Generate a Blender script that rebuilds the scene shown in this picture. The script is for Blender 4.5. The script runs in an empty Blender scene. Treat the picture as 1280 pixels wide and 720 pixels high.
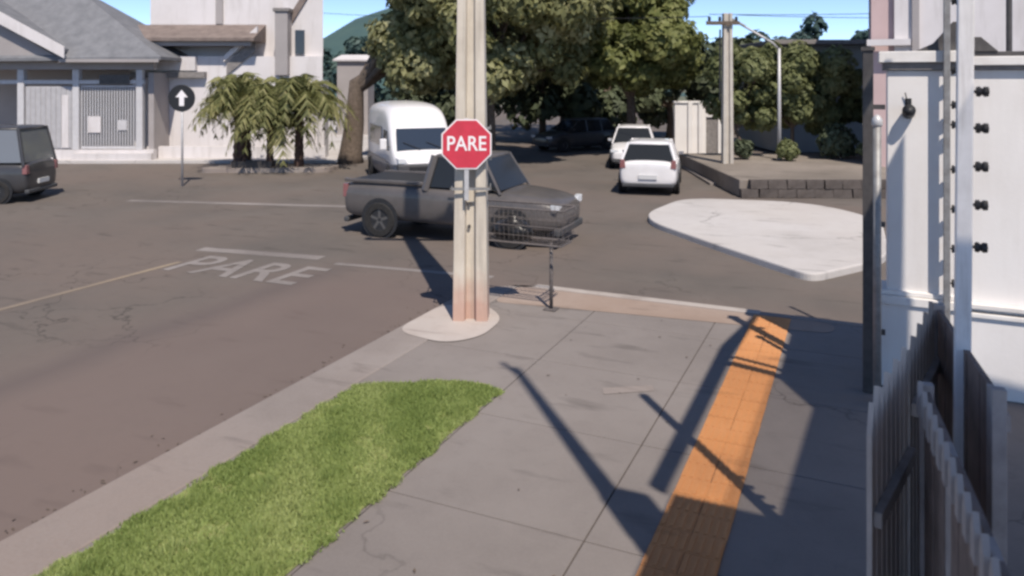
import bpy, bmesh, math, random
import numpy as np
from mathutils import Vector, Matrix
random.seed(7); RNG = np.random.default_rng(7)
SC = bpy.context.scene
COL = SC.collection
R = math.radians

# ------------------------------------------------------------------ camera, world, sun, exposure
YAW = math.atan2(435, 965)                 # the camera looks 24 degrees left of the street direction (+Y)
SN, CS = math.sin(YAW), math.cos(YAW)
cam = bpy.data.cameras.new('camera')
cam.sensor_width = 36.0
cam.lens = 27.14
cam.shift_y = -0.203
cam.clip_start = 0.05
cam.clip_end = 3000
co = bpy.data.objects.new('camera', cam); COL.objects.link(co)
co.location = (0, 0, 3.2)
co.rotation_euler = (R(90), 0, YAW)
SC.camera = co
cam.dof.use_dof = True
cam.dof.focus_distance = 9.0
cam.dof.aperture_fstop = 2.0

SUN_AZ, SUN_EL = 140.3, 54.0               # clockwise from +Y
w = bpy.data.worlds.new('World'); SC.world = w; w.use_nodes = True
nt = w.node_tree
bg = nt.nodes['Background']
sky = nt.nodes.new('ShaderNodeTexSky')
sky.sky_type = 'NISHITA'; sky.sun_disc = False
sky.sun_elevation = R(SUN_EL); sky.sun_rotation = R(SUN_AZ)
sky.air_density = 0.42; sky.dust_density = 0.0; sky.ozone_density = 1.2; sky.altitude = 300
nt.links.new(sky.outputs[0], bg.inputs[0])
bg.inputs[1].default_value = 0.15
sd = Vector((math.sin(R(SUN_AZ)) * math.cos(R(SUN_EL)), math.cos(R(SUN_AZ)) * math.cos(R(SUN_EL)), math.sin(R(SUN_EL))))
sl = bpy.data.lights.new('sun', 'SUN'); sl.energy = 3.75; sl.angle = R(0.5); sl.color = (1.0, 0.91, 0.80)
so = bpy.data.objects.new('sun', sl); COL.objects.link(so)
so.rotation_euler = sd.to_track_quat('Z', 'Y').to_euler(); so.location = (30, -40, 60)
SC.view_settings.view_transform = 'Standard'
SC.view_settings.look = 'None'
SC.view_settings.gamma = 1.0
SC.view_settings.exposure = 0.47
SC.render.engine = 'CYCLES'
SC.cycles.filter_width = 2.7

# ------------------------------------------------------------------ helpers
def av(a, d, z=0.0):
    """a point in the grid of the avenue, which runs 24 degrees askew of the street: a metres along it, d across it"""
    return Vector((-d * SN + a * CS, d * CS + a * SN, z))

class MB:
    def __init__(s): s.v = []; s.f = []
    def add(s, vs, fs):
        n = len(s.v); s.v += [tuple(p) for p in vs]; s.f += [tuple(i + n for i in f) for f in fs]; return s
    def box(s, x0, x1, y0, y1, z0, z1, M=None):
        vs = [Vector(p) for p in ((x0,y0,z0),(x1,y0,z0),(x1,y1,z0),(x0,y1,z0),(x0,y0,z1),(x1,y0,z1),(x1,y1,z1),(x0,y1,z1))]
        if M: vs = [M @ p for p in vs]
        return s.add(vs, ((3,2,1,0),(4,5,6,7),(0,1,5,4),(1,2,6,5),(2,3,7,6),(3,0,4,7)))
    def tube(s, pts, rad, n=8, cap=True):
        pts = [Vector(p) for p in pts]
        if not hasattr(rad, '__len__'): rad = [rad] * len(pts)
        vs = []; fs = []
        up = None
        for i, p in enumerate(pts):
            t = (pts[min(i+1, len(pts)-1)] - pts[max(i-1, 0)]).normalized()
            if up is None: up = Vector((0,0,1)) if abs(t.z) < .9 else Vector((0,1,0))
            x = t.cross(up).normalized(); y = x.cross(t).normalized(); up = y if abs(t.dot(y)) < .9 else up
            for k in range(n):
                a = 2*math.pi*k/n; vs.append(p + rad[i]*(math.cos(a)*x + math.sin(a)*y))
        for i in range(len(pts)-1):
            for k in range(n):
                k2 = (k+1) % n
                fs.append((i*n+k, i*n+k2, (i+1)*n+k2, (i+1)*n+k))
        if cap:
            fs.append(tuple(reversed(range(n)))); fs.append(tuple((len(pts)-1)*n+k for k in range(n)))
        return s.add(vs, fs)
    def rings(s, rings, cap=True, closed=True):
        n = len(rings[0]); vs = [p for r in rings for p in r]; fs = []
        for i in range(len(rings)-1):
            for k in range(n if closed else n-1):
                k2 = (k+1) % n
                fs.append((i*n+k, i*n+k2, (i+1)*n+k2, (i+1)*n+k))
        if cap:
            fs.append(tuple(reversed(range(n)))); fs.append(tuple((len(rings)-1)*n+k for k in range(n)))
        return s.add(vs, fs)
    def lathe(s, prof, n=24, axis='z', M=None, cap=True):
        rs = []
        for (r, h) in prof:
            ring = []
            for k in range(n):
                a = 2*math.pi*k/n
                p = Vector((r*math.cos(a), r*math.sin(a), h)) if axis == 'z' else Vector((h, r*math.cos(a), r*math.sin(a)))
                ring.append(M @ p if M else p)
            rs.append(ring)
        return s.rings(rs, cap=cap)
    def prism(s, poly, z0, z1, M=None):
        n = len(poly)
        vs = [Vector((x,y,z0)) for x,y in poly] + [Vector((x,y,z1)) for x,y in poly]
        if M: vs = [M @ p for p in vs]
        return s.add(vs, [tuple(reversed(range(n))), tuple(range(n, 2*n))] + [(i,(i+1)%n,n+(i+1)%n,n+i) for i in range(n)])
    def slab(s, c, th):
        """pane through four corners, given thickness"""
        c = [Vector(p) for p in c]
        nrm = (c[1]-c[0]).cross(c[3]-c[0]).normalized() * th * .5
        return s.add([p-nrm for p in c] + [p+nrm for p in c], ((3,2,1,0),(4,5,6,7),(0,1,5,4),(1,2,6,5),(2,3,7,6),(3,0,4,7)))
    def mesh(s, name, m=None):
        me = bpy.data.meshes.new(name); me.from_pydata(s.v, [], s.f); me.update()
        bm = bmesh.new(); bm.from_mesh(me); bmesh.ops.recalc_face_normals(bm, faces=bm.faces); bm.to_mesh(me); bm.free()
        if m: me.materials.append(m)
        return me
    def build(s, name, m, parent=None, bevel=0, smooth=False, subsurf=0):
        o = bpy.data.objects.new(name, s.mesh(name, m)); COL.objects.link(o)
        if parent: o.parent = parent
        if subsurf:
            md = o.modifiers.new('s', 'SUBSURF'); md.levels = md.render_levels = subsurf
        if bevel:
            md = o.modifiers.new('b', 'BEVEL'); md.width = bevel; md.segments = 2; md.limit_method = 'ANGLE'
        if smooth or subsurf:
            for p in o.data.polygons: p.use_smooth = True
        return o

def tag(o, label=None, cat=None, group=None, kind=None):
    if label: o['label'] = label
    if cat: o['category'] = cat
    if group: o['group'] = group
    if kind: o['kind'] = kind
    return o
def thing(name, label, cat, loc=(0,0,0), rz=0.0, group=None):
    o = bpy.data.objects.new(name, None); COL.objects.link(o)
    o.location = loc; o.rotation_euler = (0,0,rz); o.empty_display_size = .2
    return tag(o, label, cat, group)
def struct(o): return tag(o, kind='structure')
def copy_tree(o, parent=None):
    c = o.copy(); COL.objects.link(c)
    if parent: c.parent = parent
    for ch in list(o.children): copy_tree(ch, c)
    return c
def inst(me, name, parent, loc=(0,0,0), rot=(0,0,0)):
    o = bpy.data.objects.new(name, me); COL.objects.link(o); o.parent = parent
    o.location = loc; o.rotation_euler = rot; return o

def mat(name, c, c2=None, scale=6.0, rough=.7, bump=0.0, bscale=60.0, detail=6.0, metal=0.0, spec=.4, world=False, thresh=(.35,.65), coat=0.0):
    m = bpy.data.materials.new(name); m.use_nodes = True
    t = m.node_tree; b = t.nodes['Principled BSDF']
    b.inputs['Base Color'].default_value = (*c, 1); b.inputs['Roughness'].default_value = rough
    b.inputs['Metallic'].default_value = metal; b.inputs['Specular IOR Level'].default_value = spec
    b.inputs['Coat Weight'].default_value = coat
    if world: src = t.nodes.new('ShaderNodeNewGeometry').outputs['Position']
    else: src = t.nodes.new('ShaderNodeTexCoord').outputs['Object']
    if c2:
        n = t.nodes.new('ShaderNodeTexNoise'); n.inputs['Scale'].default_value = scale; n.inputs['Detail'].default_value = detail; n.inputs['Roughness'].default_value = .6
        t.links.new(src, n.inputs['Vector'])
        r = t.nodes.new('ShaderNodeValToRGB'); r.color_ramp.elements[0].position = thresh[0]; r.color_ramp.elements[1].position = thresh[1]
        r.color_ramp.elements[0].color = (*c, 1); r.color_ramp.elements[1].color = (*c2, 1)
        t.links.new(n.outputs[0], r.inputs[0]); t.links.new(r.outputs[0], b.inputs['Base Color'])
    if bump:
        n = t.nodes.new('ShaderNodeTexNoise'); n.inputs['Scale'].default_value = bscale; n.inputs['Detail'].default_value = 4
        t.links.new(src, n.inputs['Vector'])
        bp = t.nodes.new('ShaderNodeBump'); bp.inputs['Strength'].default_value = bump; bp.inputs['Distance'].default_value = .02
        t.links.new(n.outputs[0], bp.inputs['Height']); t.links.new(bp.outputs[0], b.inputs['Normal'])
    return m

def nd(t, kind, **kw):
    n = t.nodes.new(kind)
    for k, v in kw.items():
        if k in n.inputs: n.inputs[k].default_value = v
        else: setattr(n, k, v)
    return n
def mix(t, fac, a, b):
    n = t.nodes.new('ShaderNodeMix'); n.data_type = 'RGBA'
    for i, s in ((0, fac), (6, a), (7, b)):
        if hasattr(s, 'links'): t.links.new(s, n.inputs[i])
        else: n.inputs[i].default_value = (*s, 1) if isinstance(s, tuple) else s
    return n.outputs[2]
def ramp(t, src, stops):
    r = t.nodes.new('ShaderNodeValToRGB'); e = r.color_ramp.elements
    while len(e) < len(stops): e.new(.5)
    for k, (p, c) in enumerate(stops):
        e[k].position = p; e[k].color = (*c, 1) if isinstance(c, tuple) else (c, c, c, 1)
    t.links.new(src, r.inputs[0]); return r.outputs[0]
def math_(t, op, a, b=None, c=None):
    n = t.nodes.new('ShaderNodeMath'); n.operation = op
    for i, s in enumerate((a, b, c)):
        if s is None: continue
        if hasattr(s, 'links'): t.links.new(s, n.inputs[i])
        else: n.inputs[i].default_value = s
    return n.outputs[0]

def ground_mat(name, base, dark, light, red=None, extra=None, bump=.25, rough=.85, cracks=0):
    """broad patches, fine grit and scattered dark stains, in world space"""
    m = bpy.data.materials.new(name); m.use_nodes = True
    t = m.node_tree; b = t.nodes['Principled BSDF']; b.inputs['Roughness'].default_value = rough; b.inputs['Specular IOR Level'].default_value = .25
    pos = t.nodes.new('ShaderNodeNewGeometry').outputs['Position']
    def noise(s, d=5.0, r=.6, vec=pos):
        n = nd(t, 'ShaderNodeTexNoise', Scale=s, Detail=d, Roughness=r); t.links.new(vec, n.inputs['Vector']); return n.outputs[0]
    col = ramp(t, noise(.35), ((.3, dark), (.5, base), (.72, light)))
    if red: col = mix(t, ramp(t, noise(.18, 3), ((.42, 0.0), (.62, .8))), col, red)
    col = mix(t, ramp(t, noise(4.5, 6, .7), ((.5, 0.0), (.75, .45))), col, dark)
    col = mix(t, ramp(t, noise(38, 3, .7), ((.3, .0), (.8, .35))), col, light)
    st = nd(t, 'ShaderNodeMapping'); st.inputs['Scale'].default_value = (.7, 2.6, 1); t.links.new(pos, st.inputs['Vector'])
    col = mix(t, ramp(t, noise(1.3, 4, .55, st.outputs[0]), ((.60, 0.0), (.74, .55))), col, tuple(v*.55 for v in dark))
    if extra: col = extra(t, pos, col)
    if cracks:
        wn = nd(t, 'ShaderNodeTexNoise', Scale=1.7, Detail=5.0); t.links.new(pos, wn.inputs['Vector'])
        ad = nd(t, 'ShaderNodeVectorMath', operation='ADD'); t.links.new(pos, ad.inputs[0]); t.links.new(wn.outputs['Color'], ad.inputs[1])
        vo = nd(t, 'ShaderNodeTexVoronoi', Scale=cracks); vo.feature = 'DISTANCE_TO_EDGE'; t.links.new(ad.outputs[0], vo.inputs['Vector'])
        ln = ramp(t, vo.outputs['Distance'], ((0.0, 1.0), (.012, 0.0)))
        gate = ramp(t, noise(.22, 2), ((.5, 0.0), (.6, .6)))
        col = mix(t, math_(t, 'MULTIPLY', ln, gate), col, tuple(v*.35 for v in dark))
    t.links.new(col, b.inputs['Base Color'])
    bp = nd(t, 'ShaderNodeBump', Strength=bump, Distance=.01); t.links.new(noise(90, 3), bp.inputs['Height']); t.links.new(bp.outputs[0], b.inputs['Normal'])
    return m

def streaks(m, dirt, amt=.5, sc=(5, 5, .35)):
    t = m.node_tree; b = t.nodes['Principled BSDF']; src = b.inputs['Base Color'].links[0].from_socket
    tc = nd(t, 'ShaderNodeTexCoord'); mp = nd(t, 'ShaderNodeMapping'); mp.inputs['Scale'].default_value = sc
    t.links.new(tc.outputs['Object'], mp.inputs['Vector'])
    n = nd(t, 'ShaderNodeTexNoise', Scale=1.6, Detail=6.0, Roughness=.65); t.links.new(mp.outputs[0], n.inputs['Vector'])
    t.links.new(mix(t, ramp(t, n.outputs[0], ((.5, 0.0), (.75, amt))), src, dirt), b.inputs['Base Color'])
# ------------------------------------------------------------------ materials
def lane_oil(t, pos, col):
    s = nd(t, 'ShaderNodeSeparateXYZ'); t.links.new(pos, s.inputs[0])
    n = nd(t, 'ShaderNodeTexNoise', Scale=.5, Detail=3.0); t.links.new(pos, n.inputs['Vector'])
    x = math_(t, 'ADD', s.outputs[0], math_(t, 'MULTIPLY', n.outputs[0], .5))
    k = math_(t, 'ABSOLUTE', math_(t, 'ADD', x, 8.1))                     # oil drips down the middle of the lane
    f = ramp(t, k, ((.0, .55), (.42, 0.0)))
    y = ramp(t, math_(t, 'MULTIPLY', s.outputs[1], .05), ((.5, 1.0), (.62, 0.0)))
    col = mix(t, math_(t, 'MULTIPLY', f, y), col, (.078, .07, .07))
    g = ramp(t, math_(t, 'MULTIPLY', math_(t, 'ADD', x, 12.0), .2), ((.55, .0), (.9, .55)))   # red dust towards the kerb
    return mix(t, math_(t, 'MULTIPLY', g, y), col, (.172, .126, .113))
M = {}
M['asphalt'] = ground_mat('asphalt', (.134, .116, .103), (.106, .093, .084), (.16, .14, .125), red=(.158, .124, .106), extra=lane_oil, cracks=.55)
M['pavement'] = ground_mat('pavement', (.212, .187, .174), (.165, .145, .135), (.25, .224, .21), rough=.9, cracks=.5)
M['kerb'] = ground_mat('kerb', (.255, .222, .205), (.19, .16, .145), (.31, .28, .262), red=(.24, .19, .165), rough=.9)
M['kerbface'] = ground_mat('kerb_old', (.36, .315, .285), (.24, .19, .165), (.46, .42, .39), rough=.9)
M['apron'] = ground_mat('apron', (.30, .225, .18), (.23, .165, .13), (.35, .28, .24), rough=.9)
M['palepatch'] = ground_mat('pale_patch', (.42, .37, .34), (.33, .27, .24), (.5, .46, .43), red=(.38, .27, .22), rough=.9)
M['pale_concrete'] = ground_mat('pale_concrete', (.50, .475, .465), (.40, .375, .36), (.56, .54, .525), red=(.44, .40, .37), rough=.9, bump=.2, cracks=.35)
M['earth'] = ground_mat('earth', (.22, .19, .165), (.15, .13, .11), (.30, .26, .225))
M['far_ground'] = ground_mat('far_ground', (.13, .14, .09), (.1, .11, .07), (.18, .17, .12))
M['orange'] = ground_mat('orange_paint', (.56, .25, .095), (.42, .19, .08), (.63, .32, .15), rough=.8, bump=.4)
M['oldpaint'] = ground_mat('worn_line', (.225, .20, .188), (.14, .122, .115), (.34, .31, .295))
M['yellowline'] = ground_mat('worn_yellow_line', (.24, .19, .145), (.155, .132, .12), (.31, .25, .18))
M['white_wall'] = mat('white_wall', (.765, .735, .715), (.69, .655, .63), scale=1.2, rough=.85, bump=.06, bscale=30, thresh=(.4, .8))
M['white_trim'] = mat('white_trim', (.76, .73, .70), (.60, .56, .53), scale=4, rough=.8, thresh=(.45, .8))
M['cap'] = mat('dark_cap', (.17, .155, .15), (.26, .24, .23), scale=9, rough=.8)
M['concrete'] = mat('pole_concrete', (.50, .46, .405), (.40, .36, .31), scale=3.0, rough=.9, bump=.15, bscale=40, thresh=(.4, .75))
def pole_mat():
    m = mat('utility_pole_concrete', (.60, .54, .455), (.49, .43, .355), scale=2.2, rough=.9, bump=.15, bscale=40, thresh=(.4, .75))
    t = m.node_tree; b = t.nodes['Principled BSDF']; src = b.inputs['Base Color'].links[0].from_socket
    tc = nd(t, 'ShaderNodeTexCoord'); s = nd(t, 'ShaderNodeSeparateXYZ'); t.links.new(tc.outputs['Object'], s.inputs[0])
    n = nd(t, 'ShaderNodeTexNoise', Scale=5.0, Detail=4.0); t.links.new(tc.outputs['Object'], n.inputs['Vector'])
    z = math_(t, 'SUBTRACT', s.outputs[2], math_(t, 'MULTIPLY', n.outputs[0], .5))
    f = ramp(t, z, ((.0, .55), (.12, .4), (.42, 0.0)))                      # red earth splashed up the foot
    t.links.new(mix(t, f, src, (.42, .17, .12)), b.inputs['Base Color'])
    return m
M['pole'] = pole_mat()
M['steel'] = mat('grey_steel', (.30, .295, .29), (.22, .21, .205), scale=14, rough=.55, metal=.3)
M['galv'] = mat('galvanised', (.55, .54, .54), (.46, .45, .45), scale=18, rough=.5, metal=.25)
M['post_grey'] = mat('pale_grey_paint', (.84, .82, .82), (.76, .74, .74), scale=12, rough=.5)
M['basket_steel'] = mat('weathered_steel', (.15, .13, .125), (.10, .088, .084), scale=14, rough=.7)
M['dark_steel'] = mat('dark_steel', (.055, .05, .05), (.085, .078, .075), scale=10, rough=.5)
M['black'] = mat('black_plastic', (.018, .018, .02), (.03, .03, .032), scale=20, rough=.5)
M['picket_light'] = mat('light_picket_paint', (.58, .49, .43), (.43, .36, .315), scale=9, rough=.7, thresh=(.4, .75))
M['picket_grey'] = mat('grey_picket_paint', (.36, .305, .275), (.25, .21, .185), scale=9, rough=.7)
M['brown_board'] = mat('brown_board', (.25, .18, .152), (.165, .12, .10), scale=7, rough=.75)
M['brown_light'] = mat('brown_board_worn', (.45, .39, .365), (.32, .275, .255), scale=7, rough=.75)
M['red'] = mat('sign_red', (.60, .045, .075), (.52, .04, .065), scale=8, rough=.45)
M['signwhite'] = mat('sign_white', (.82, .78, .78), rough=.45)
M['signblack'] = mat('sign_black', (.02, .02, .022), rough=.5)
M['bag'] = mat('black_bag', (.012, .011, .011), (.03, .028, .028), scale=10, rough=.35, bump=.6, bscale=14)
M['glass'] = mat('tinted_glass', (.022, .024, .026), rough=.12, spec=.32)
M['glass_blue'] = mat('blue_tinted_glass', (.03, .042, .065), rough=.12, spec=.3)
M['glass_pale'] = mat('pale_reflecting_glass', (.16, .165, .17), rough=.05, spec=.9)
M['win'] = mat('window_glass', (.03, .032, .036), rough=.1, spec=.6)
M['tyre'] = mat('tyre', (.018, .017, .017), (.03, .028, .027), scale=12, rough=.9)
M['rim'] = mat('rim', (.42, .42, .43), rough=.35, metal=.7)
M['car_white'] = mat('car_white', (.74, .72, .72), (.69, .67, .665), scale=2, rough=.3, coat=.5)
M['van_blue'] = mat('van_dark_blue', (.045, .058, .085), (.06, .072, .10), scale=2, rough=.4, coat=.2)
M['rim_dark'] = mat('dusty_rim', (.10, .096, .094), rough=.6, metal=.2)
M['car_grey'] = mat('car_grey', (.088, .080, .077), (.112, .10, .096), scale=2.5, rough=.4, coat=.3)
M['car_dark'] = mat('car_dark', (.04, .04, .044), (.052, .05, .052), scale=2.5, rough=.35, coat=.4)
M['car_silver'] = mat('car_silver', (.36, .36, .365), (.32, .32, .325), scale=2.5, rough=.35, metal=.4, coat=.4)
M['bumper'] = mat('bumper_plastic', (.05, .052, .056), (.07, .07, .074), scale=8, rough=.6)
M['lampglass'] = mat('headlamp', (.62, .64, .66), rough=.15, spec=.7)
M['taillight'] = mat('taillight', (.24, .10, .10), rough=.2, spec=.6)
M['plate'] = mat('number_plate', (.55, .55, .55), rough=.5)
M['bark'] = mat('bark', (.15, .115, .09), (.09, .068, .052), scale=9, rough=.95, bump=.5, bscale=16)
M['palm_bark'] = mat('palm_bark', (.12, .075, .06), (.06, .036, .03), scale=10, rough=.95, bump=.6, bscale=12)
M['house_white'] = mat('house_white', (.66, .625, .625), (.58, .545, .535), scale=.8, rough=.9, thresh=(.4, .8))
M['house_pink'] = mat('house_pale_pink', (.55, .41, .40), (.5, .37, .36), scale=.8, rough=.9)
M['house_grey'] = mat('house_grey', (.34, .35, .345), (.28, .29, .285), scale=.7, rough=.9)
M['shade_wall'] = mat('greige_wall', (.36, .33, .325), (.31, .285, .28), scale=.8, rough=.9)  # darker copy of house_white, eave shade put into its colour; greige on chimney, pipes
M['roof_slate'] = mat('slate_roof', (.19, .192, .205), (.14, .143, .155), scale=2.5, rough=.8, bump=.5, bscale=9)
M['roof_tile'] = mat('brown_roof', (.22, .175, .155), (.15, .118, .105), scale=3, rough=.85, bump=.5, bscale=8)
M['gate_white'] = mat('gate_paint', (.56, .55, .56), (.5, .49, .5), scale=5, rough=.6)
M['gate_panel'] = mat('gate_panel_paint', (.44, .43, .44), (.38, .37, .38), scale=5, rough=.6)
M['wire'] = mat('cable', (.03, .03, .032), rough=.7)
M['stone_dark'] = mat('dark_stone', (.075, .062, .056), (.115, .098, .09), scale=5, rough=.95, bump=.6, bscale=9)
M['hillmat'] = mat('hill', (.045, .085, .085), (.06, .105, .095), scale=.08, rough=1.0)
M['canopy_metal'] = mat('canopy_sheet', (.30, .30, .31), (.25, .25, .26), scale=3, rough=.6)

streaks(M['white_wall'], (.55,.50,.46), .28, (2,2,.3)); streaks(M['house_white'], (.40,.37,.35), .5, (1.5,1.5,.2)); streaks(M['pole'], (.24,.21,.18), .6); streaks(M['concrete'], (.25,.22,.2), .5)
streaks(M['picket_light'], (.25,.22,.2), .6, (9,9,1)); streaks(M['gate_white'], (.3,.28,.27), .4); streaks(M['post_grey'], (.4,.37,.34), .5, (14,14,1))
def patch_mat(name, k):
    m = bpy.data.materials.new(name); m.use_nodes = True; t = m.node_tree
    out = t.nodes['Material Output']; t.nodes.remove(t.nodes['Principled BSDF'])
    tr = nd(t, 'ShaderNodeBsdfTransparent'); tr.inputs[0].default_value = (k, k*.985, k*.96, 1)
    gl = nd(t, 'ShaderNodeBsdfGlossy', Roughness=.1); fr = nd(t, 'ShaderNodeFresnel', IOR=1.3)
    mx = nd(t, 'ShaderNodeMixShader'); t.links.new(fr.outputs[0], mx.inputs[0]); t.links.new(tr.outputs[0], mx.inputs[1]); t.links.new(gl.outputs[0], mx.inputs[2])
    t.links.new(mx.outputs[0], out.inputs[0]); return m
M['skylight'] = patch_mat('smoked_sheet', .75); M['skylight_clear'] = patch_mat('clear_sheet', .93)  # see-through sheets for the lighter patch inside the added shade

def leaf_mat(name, c1, c2, c3, transl=.42):
    m = bpy.data.materials.new(name); m.use_nodes = True; t = m.node_tree; b = t.nodes['Principled BSDF']
    a = nd(t, 'ShaderNodeAttribute', attribute_name='tint')
    col = ramp(t, a.outputs['Fac'], ((0.0, c1), (.5, c2), (1.0, c3)))
    b.inputs['Roughness'].default_value = .6; b.inputs['Specular IOR Level'].default_value = .3
    t.links.new(col, b.inputs['Base Color'])
    tl = nd(t, 'ShaderNodeBsdfTranslucent'); t.links.new(col, tl.inputs[0])
    mx = nd(t, 'ShaderNodeMixShader'); mx.inputs[0].default_value = transl
    t.links.new(b.outputs[0], mx.inputs[1]); t.links.new(tl.outputs[0], mx.inputs[2]); t.links.new(mx.outputs[0], t.nodes['Material Output'].inputs[0])
    return m
M['leaf_olive'] = leaf_mat('olive_leaves', (.125, .13, .05), (.275, .275, .125), (.48, .46, .27))
M['leaf_green'] = leaf_mat('green_leaves', (.09, .105, .032), (.18, .20, .068), (.31, .315, .125))
M['leaf_dark'] = leaf_mat('dark_leaves', (.055, .07, .04), (.10, .12, .068), (.15, .17, .095), .2)
M['leaf_feather'] = leaf_mat('feathery_leaves', (.12, .14, .06), (.225, .245, .11), (.34, .35, .18))
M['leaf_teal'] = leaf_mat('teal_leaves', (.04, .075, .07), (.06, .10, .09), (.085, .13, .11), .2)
M['frond'] = leaf_mat('palm_fronds', (.095, .11, .04), (.215, .22, .088), (.38, .355, .17))
M['grass'] = leaf_mat('lawn', (.19, .26, .07), (.30, .37, .12), (.40, .45, .18), .35)
M['turf'] = ground_mat('turf_soil', (.22, .24, .09), (.16, .18, .07), (.28, .28, .12))

# ------------------------------------------------------------------ the setting: ground, roads, pavement
def sheet(name, poly, z, m):
    mb = MB(); mb.add([(x, y, z) for x, y in poly], [tuple(range(len(poly)))])
    o = mb.build(name, m)
    return struct(o)
def slab(name, poly, z0, z1, m, bevel=.015):
    mb = MB().prism(poly, z0, z1)
    return struct(mb.build(name, m, bevel=bevel))
def rnd(poly, rad, n=6):
    """round the corners of a polygon"""
    out = []
    N = len(poly)
    for i in range(N):
        p0, p, p1 = (Vector(poly[k % N]) for k in (i-1, i, i+1))
        r = rad[i] if hasattr(rad, '__len__') else rad
        if r <= 0: out.append(tuple(p)); continue
        a = (p0-p).normalized(); b = (p1-p).normalized()
        r = min(r, (p0-p).length*.48, (p1-p).length*.48)
        A = p + a*r; B = p + b*r
        for k in range(n+1):
            s = k/n; out.append(tuple((1-s)**2*A + 2*s*(1-s)*p + s*s*B))
    return out
RZ = -0.10                                  # road level; the near pavement is z = 0
sheet('ground', [(-900,-300),(900,-300),(900,1500),(-900,1500)], RZ-.02, M['far_ground'])
sheet('road', [(-140,-60),(60,-60),(60,90),(-140,90)], RZ, M['asphalt'])
pv = rnd([(-4.85,-40),(30,-40),(30,11.0),(-4.95,11.0),(-5.05,9.6),(-4.85,9.0)], [0,0,0,.5,.3,.3])
pav = slab('pavement', pv, RZ-.3, -.020, M['stone_dark'], bevel=0)
def pslab(poly):
    o = MB().prism(poly, -.0195, -.004).build('slab', M['pavement'], pav, bevel=.004); return o
ys = [-4, -1.2, .4, 2.0, 3.55, 5.1, 6.65, 8.2, 9.75, 10.995]
g = .006
for k in range(len(ys)-1):
    for xa, xb in ((-3.36, -1.75), (-1.75, .30)): pslab([(xa+g,ys[k]+g),(xb-g,ys[k]+g),(xb-g,ys[k+1]-g),(xa+g,ys[k+1]-g)])
    if ys[k] >= 6.6: pslab([(-4.85,ys[k]+g),(-3.36-g,ys[k]+g),(-3.36-g,ys[k+1]-g),(-4.85,ys[k+1]-g)])
pslab([(.30+g,-40),(30,-40),(30,10.995),(.30+g,10.995)]); pslab([(-4.85,-40),(-3.36-g,-40),(-3.36-g,6.64),(-4.85,6.64)]); pslab([(-3.36+g,-40),(.30-g,-40),(.30-g,-4-g),(-3.36+g,-4-g)])
# kerb: a broad pale band along the street and a narrow one along the crossing
kb = rnd([(-5.45,-40),(-4.853,-40),(-4.853,10.7),(-4.853,11.003),(30,11.003),(30,11.16),(-5.45,11.16)], [0,0,0,0,0,0,1.3], 10)
slab('kerb', kb, RZ-.3, 0.003, M['kerb'], bevel=.02)
slab('front_kerb', [(-4.6,11.02),(-1.25,11.02),(-1.25,11.175),(-4.6,11.175)], RZ-.3, .010, M['kerbface'], bevel=.015)
sheet('apron', rnd([(-4.84,10.05),(-3.2,10.25),(-.3,10.55),(-.3,10.98),(-4.84,10.98)], .2), 0.000, M['apron'])
sheet('pole_footing', rnd([(-5.42,8.35),(-4.6,8.2),(-4.3,8.6),(-4.35,9.4),(-4.9,9.9),(-5.42,9.6)], .35), 0.008, M['palepatch'])
ts = sheet('tactile_strip', [(-1.32,2.0),(-.84,2.0),(-.84,10.95),(-1.32,10.95)], -.002, M['stone_dark'])
TL = (10.95-3.0)/32
def tile_me():
    mb = MB().box(-.1185,.1185,-TL/2+.002,TL/2-.002,0,.008)
    for k in range(4): mb.box(-.092+k*.0613-.014,-.092+k*.0613+.014,-TL/2+.02,TL/2-.02,.0085,.013)
    return mb.mesh('tile', M['orange'])
tme = tile_me(); rt = random.Random(5)
for k in range(32):
    for x in (-1.20, -.96): inst(tme, 'tile', ts, (x+rt.uniform(-.002,.002), 3.0+TL*(k+.5), rt.uniform(-.0022,.0005)), (0,0,rt.uniform(-.006,.006)))
sheet('pavement_mark', rnd([(-2.38,7.55),(-1.93,7.86),(-1.99,7.98),(-2.44,7.70)], .03), .001, M['kerb'])
sheet('lawn_bed', rnd([(-4.80,-3.0),(-3.38,-3.0),(-3.38,7.16),(-3.62,7.34),(-4.80,6.72)], [0,0,.25,.25,.5]), .004, M['turf'])
# traffic island across the mouth of the street
isl = rnd([(-4.75,17.6),(-4.35,20.9),(-1.2,21.5),(.45,19.6),(.5,15.4),(-.72,13.45),(-2.5,15.2)], [1.3,.9,1.4,1.2,.9,.35,1.2], 8)
slab('traffic_island', isl, RZ-.1, .03, M['pale_concrete'], bevel=.03)
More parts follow.
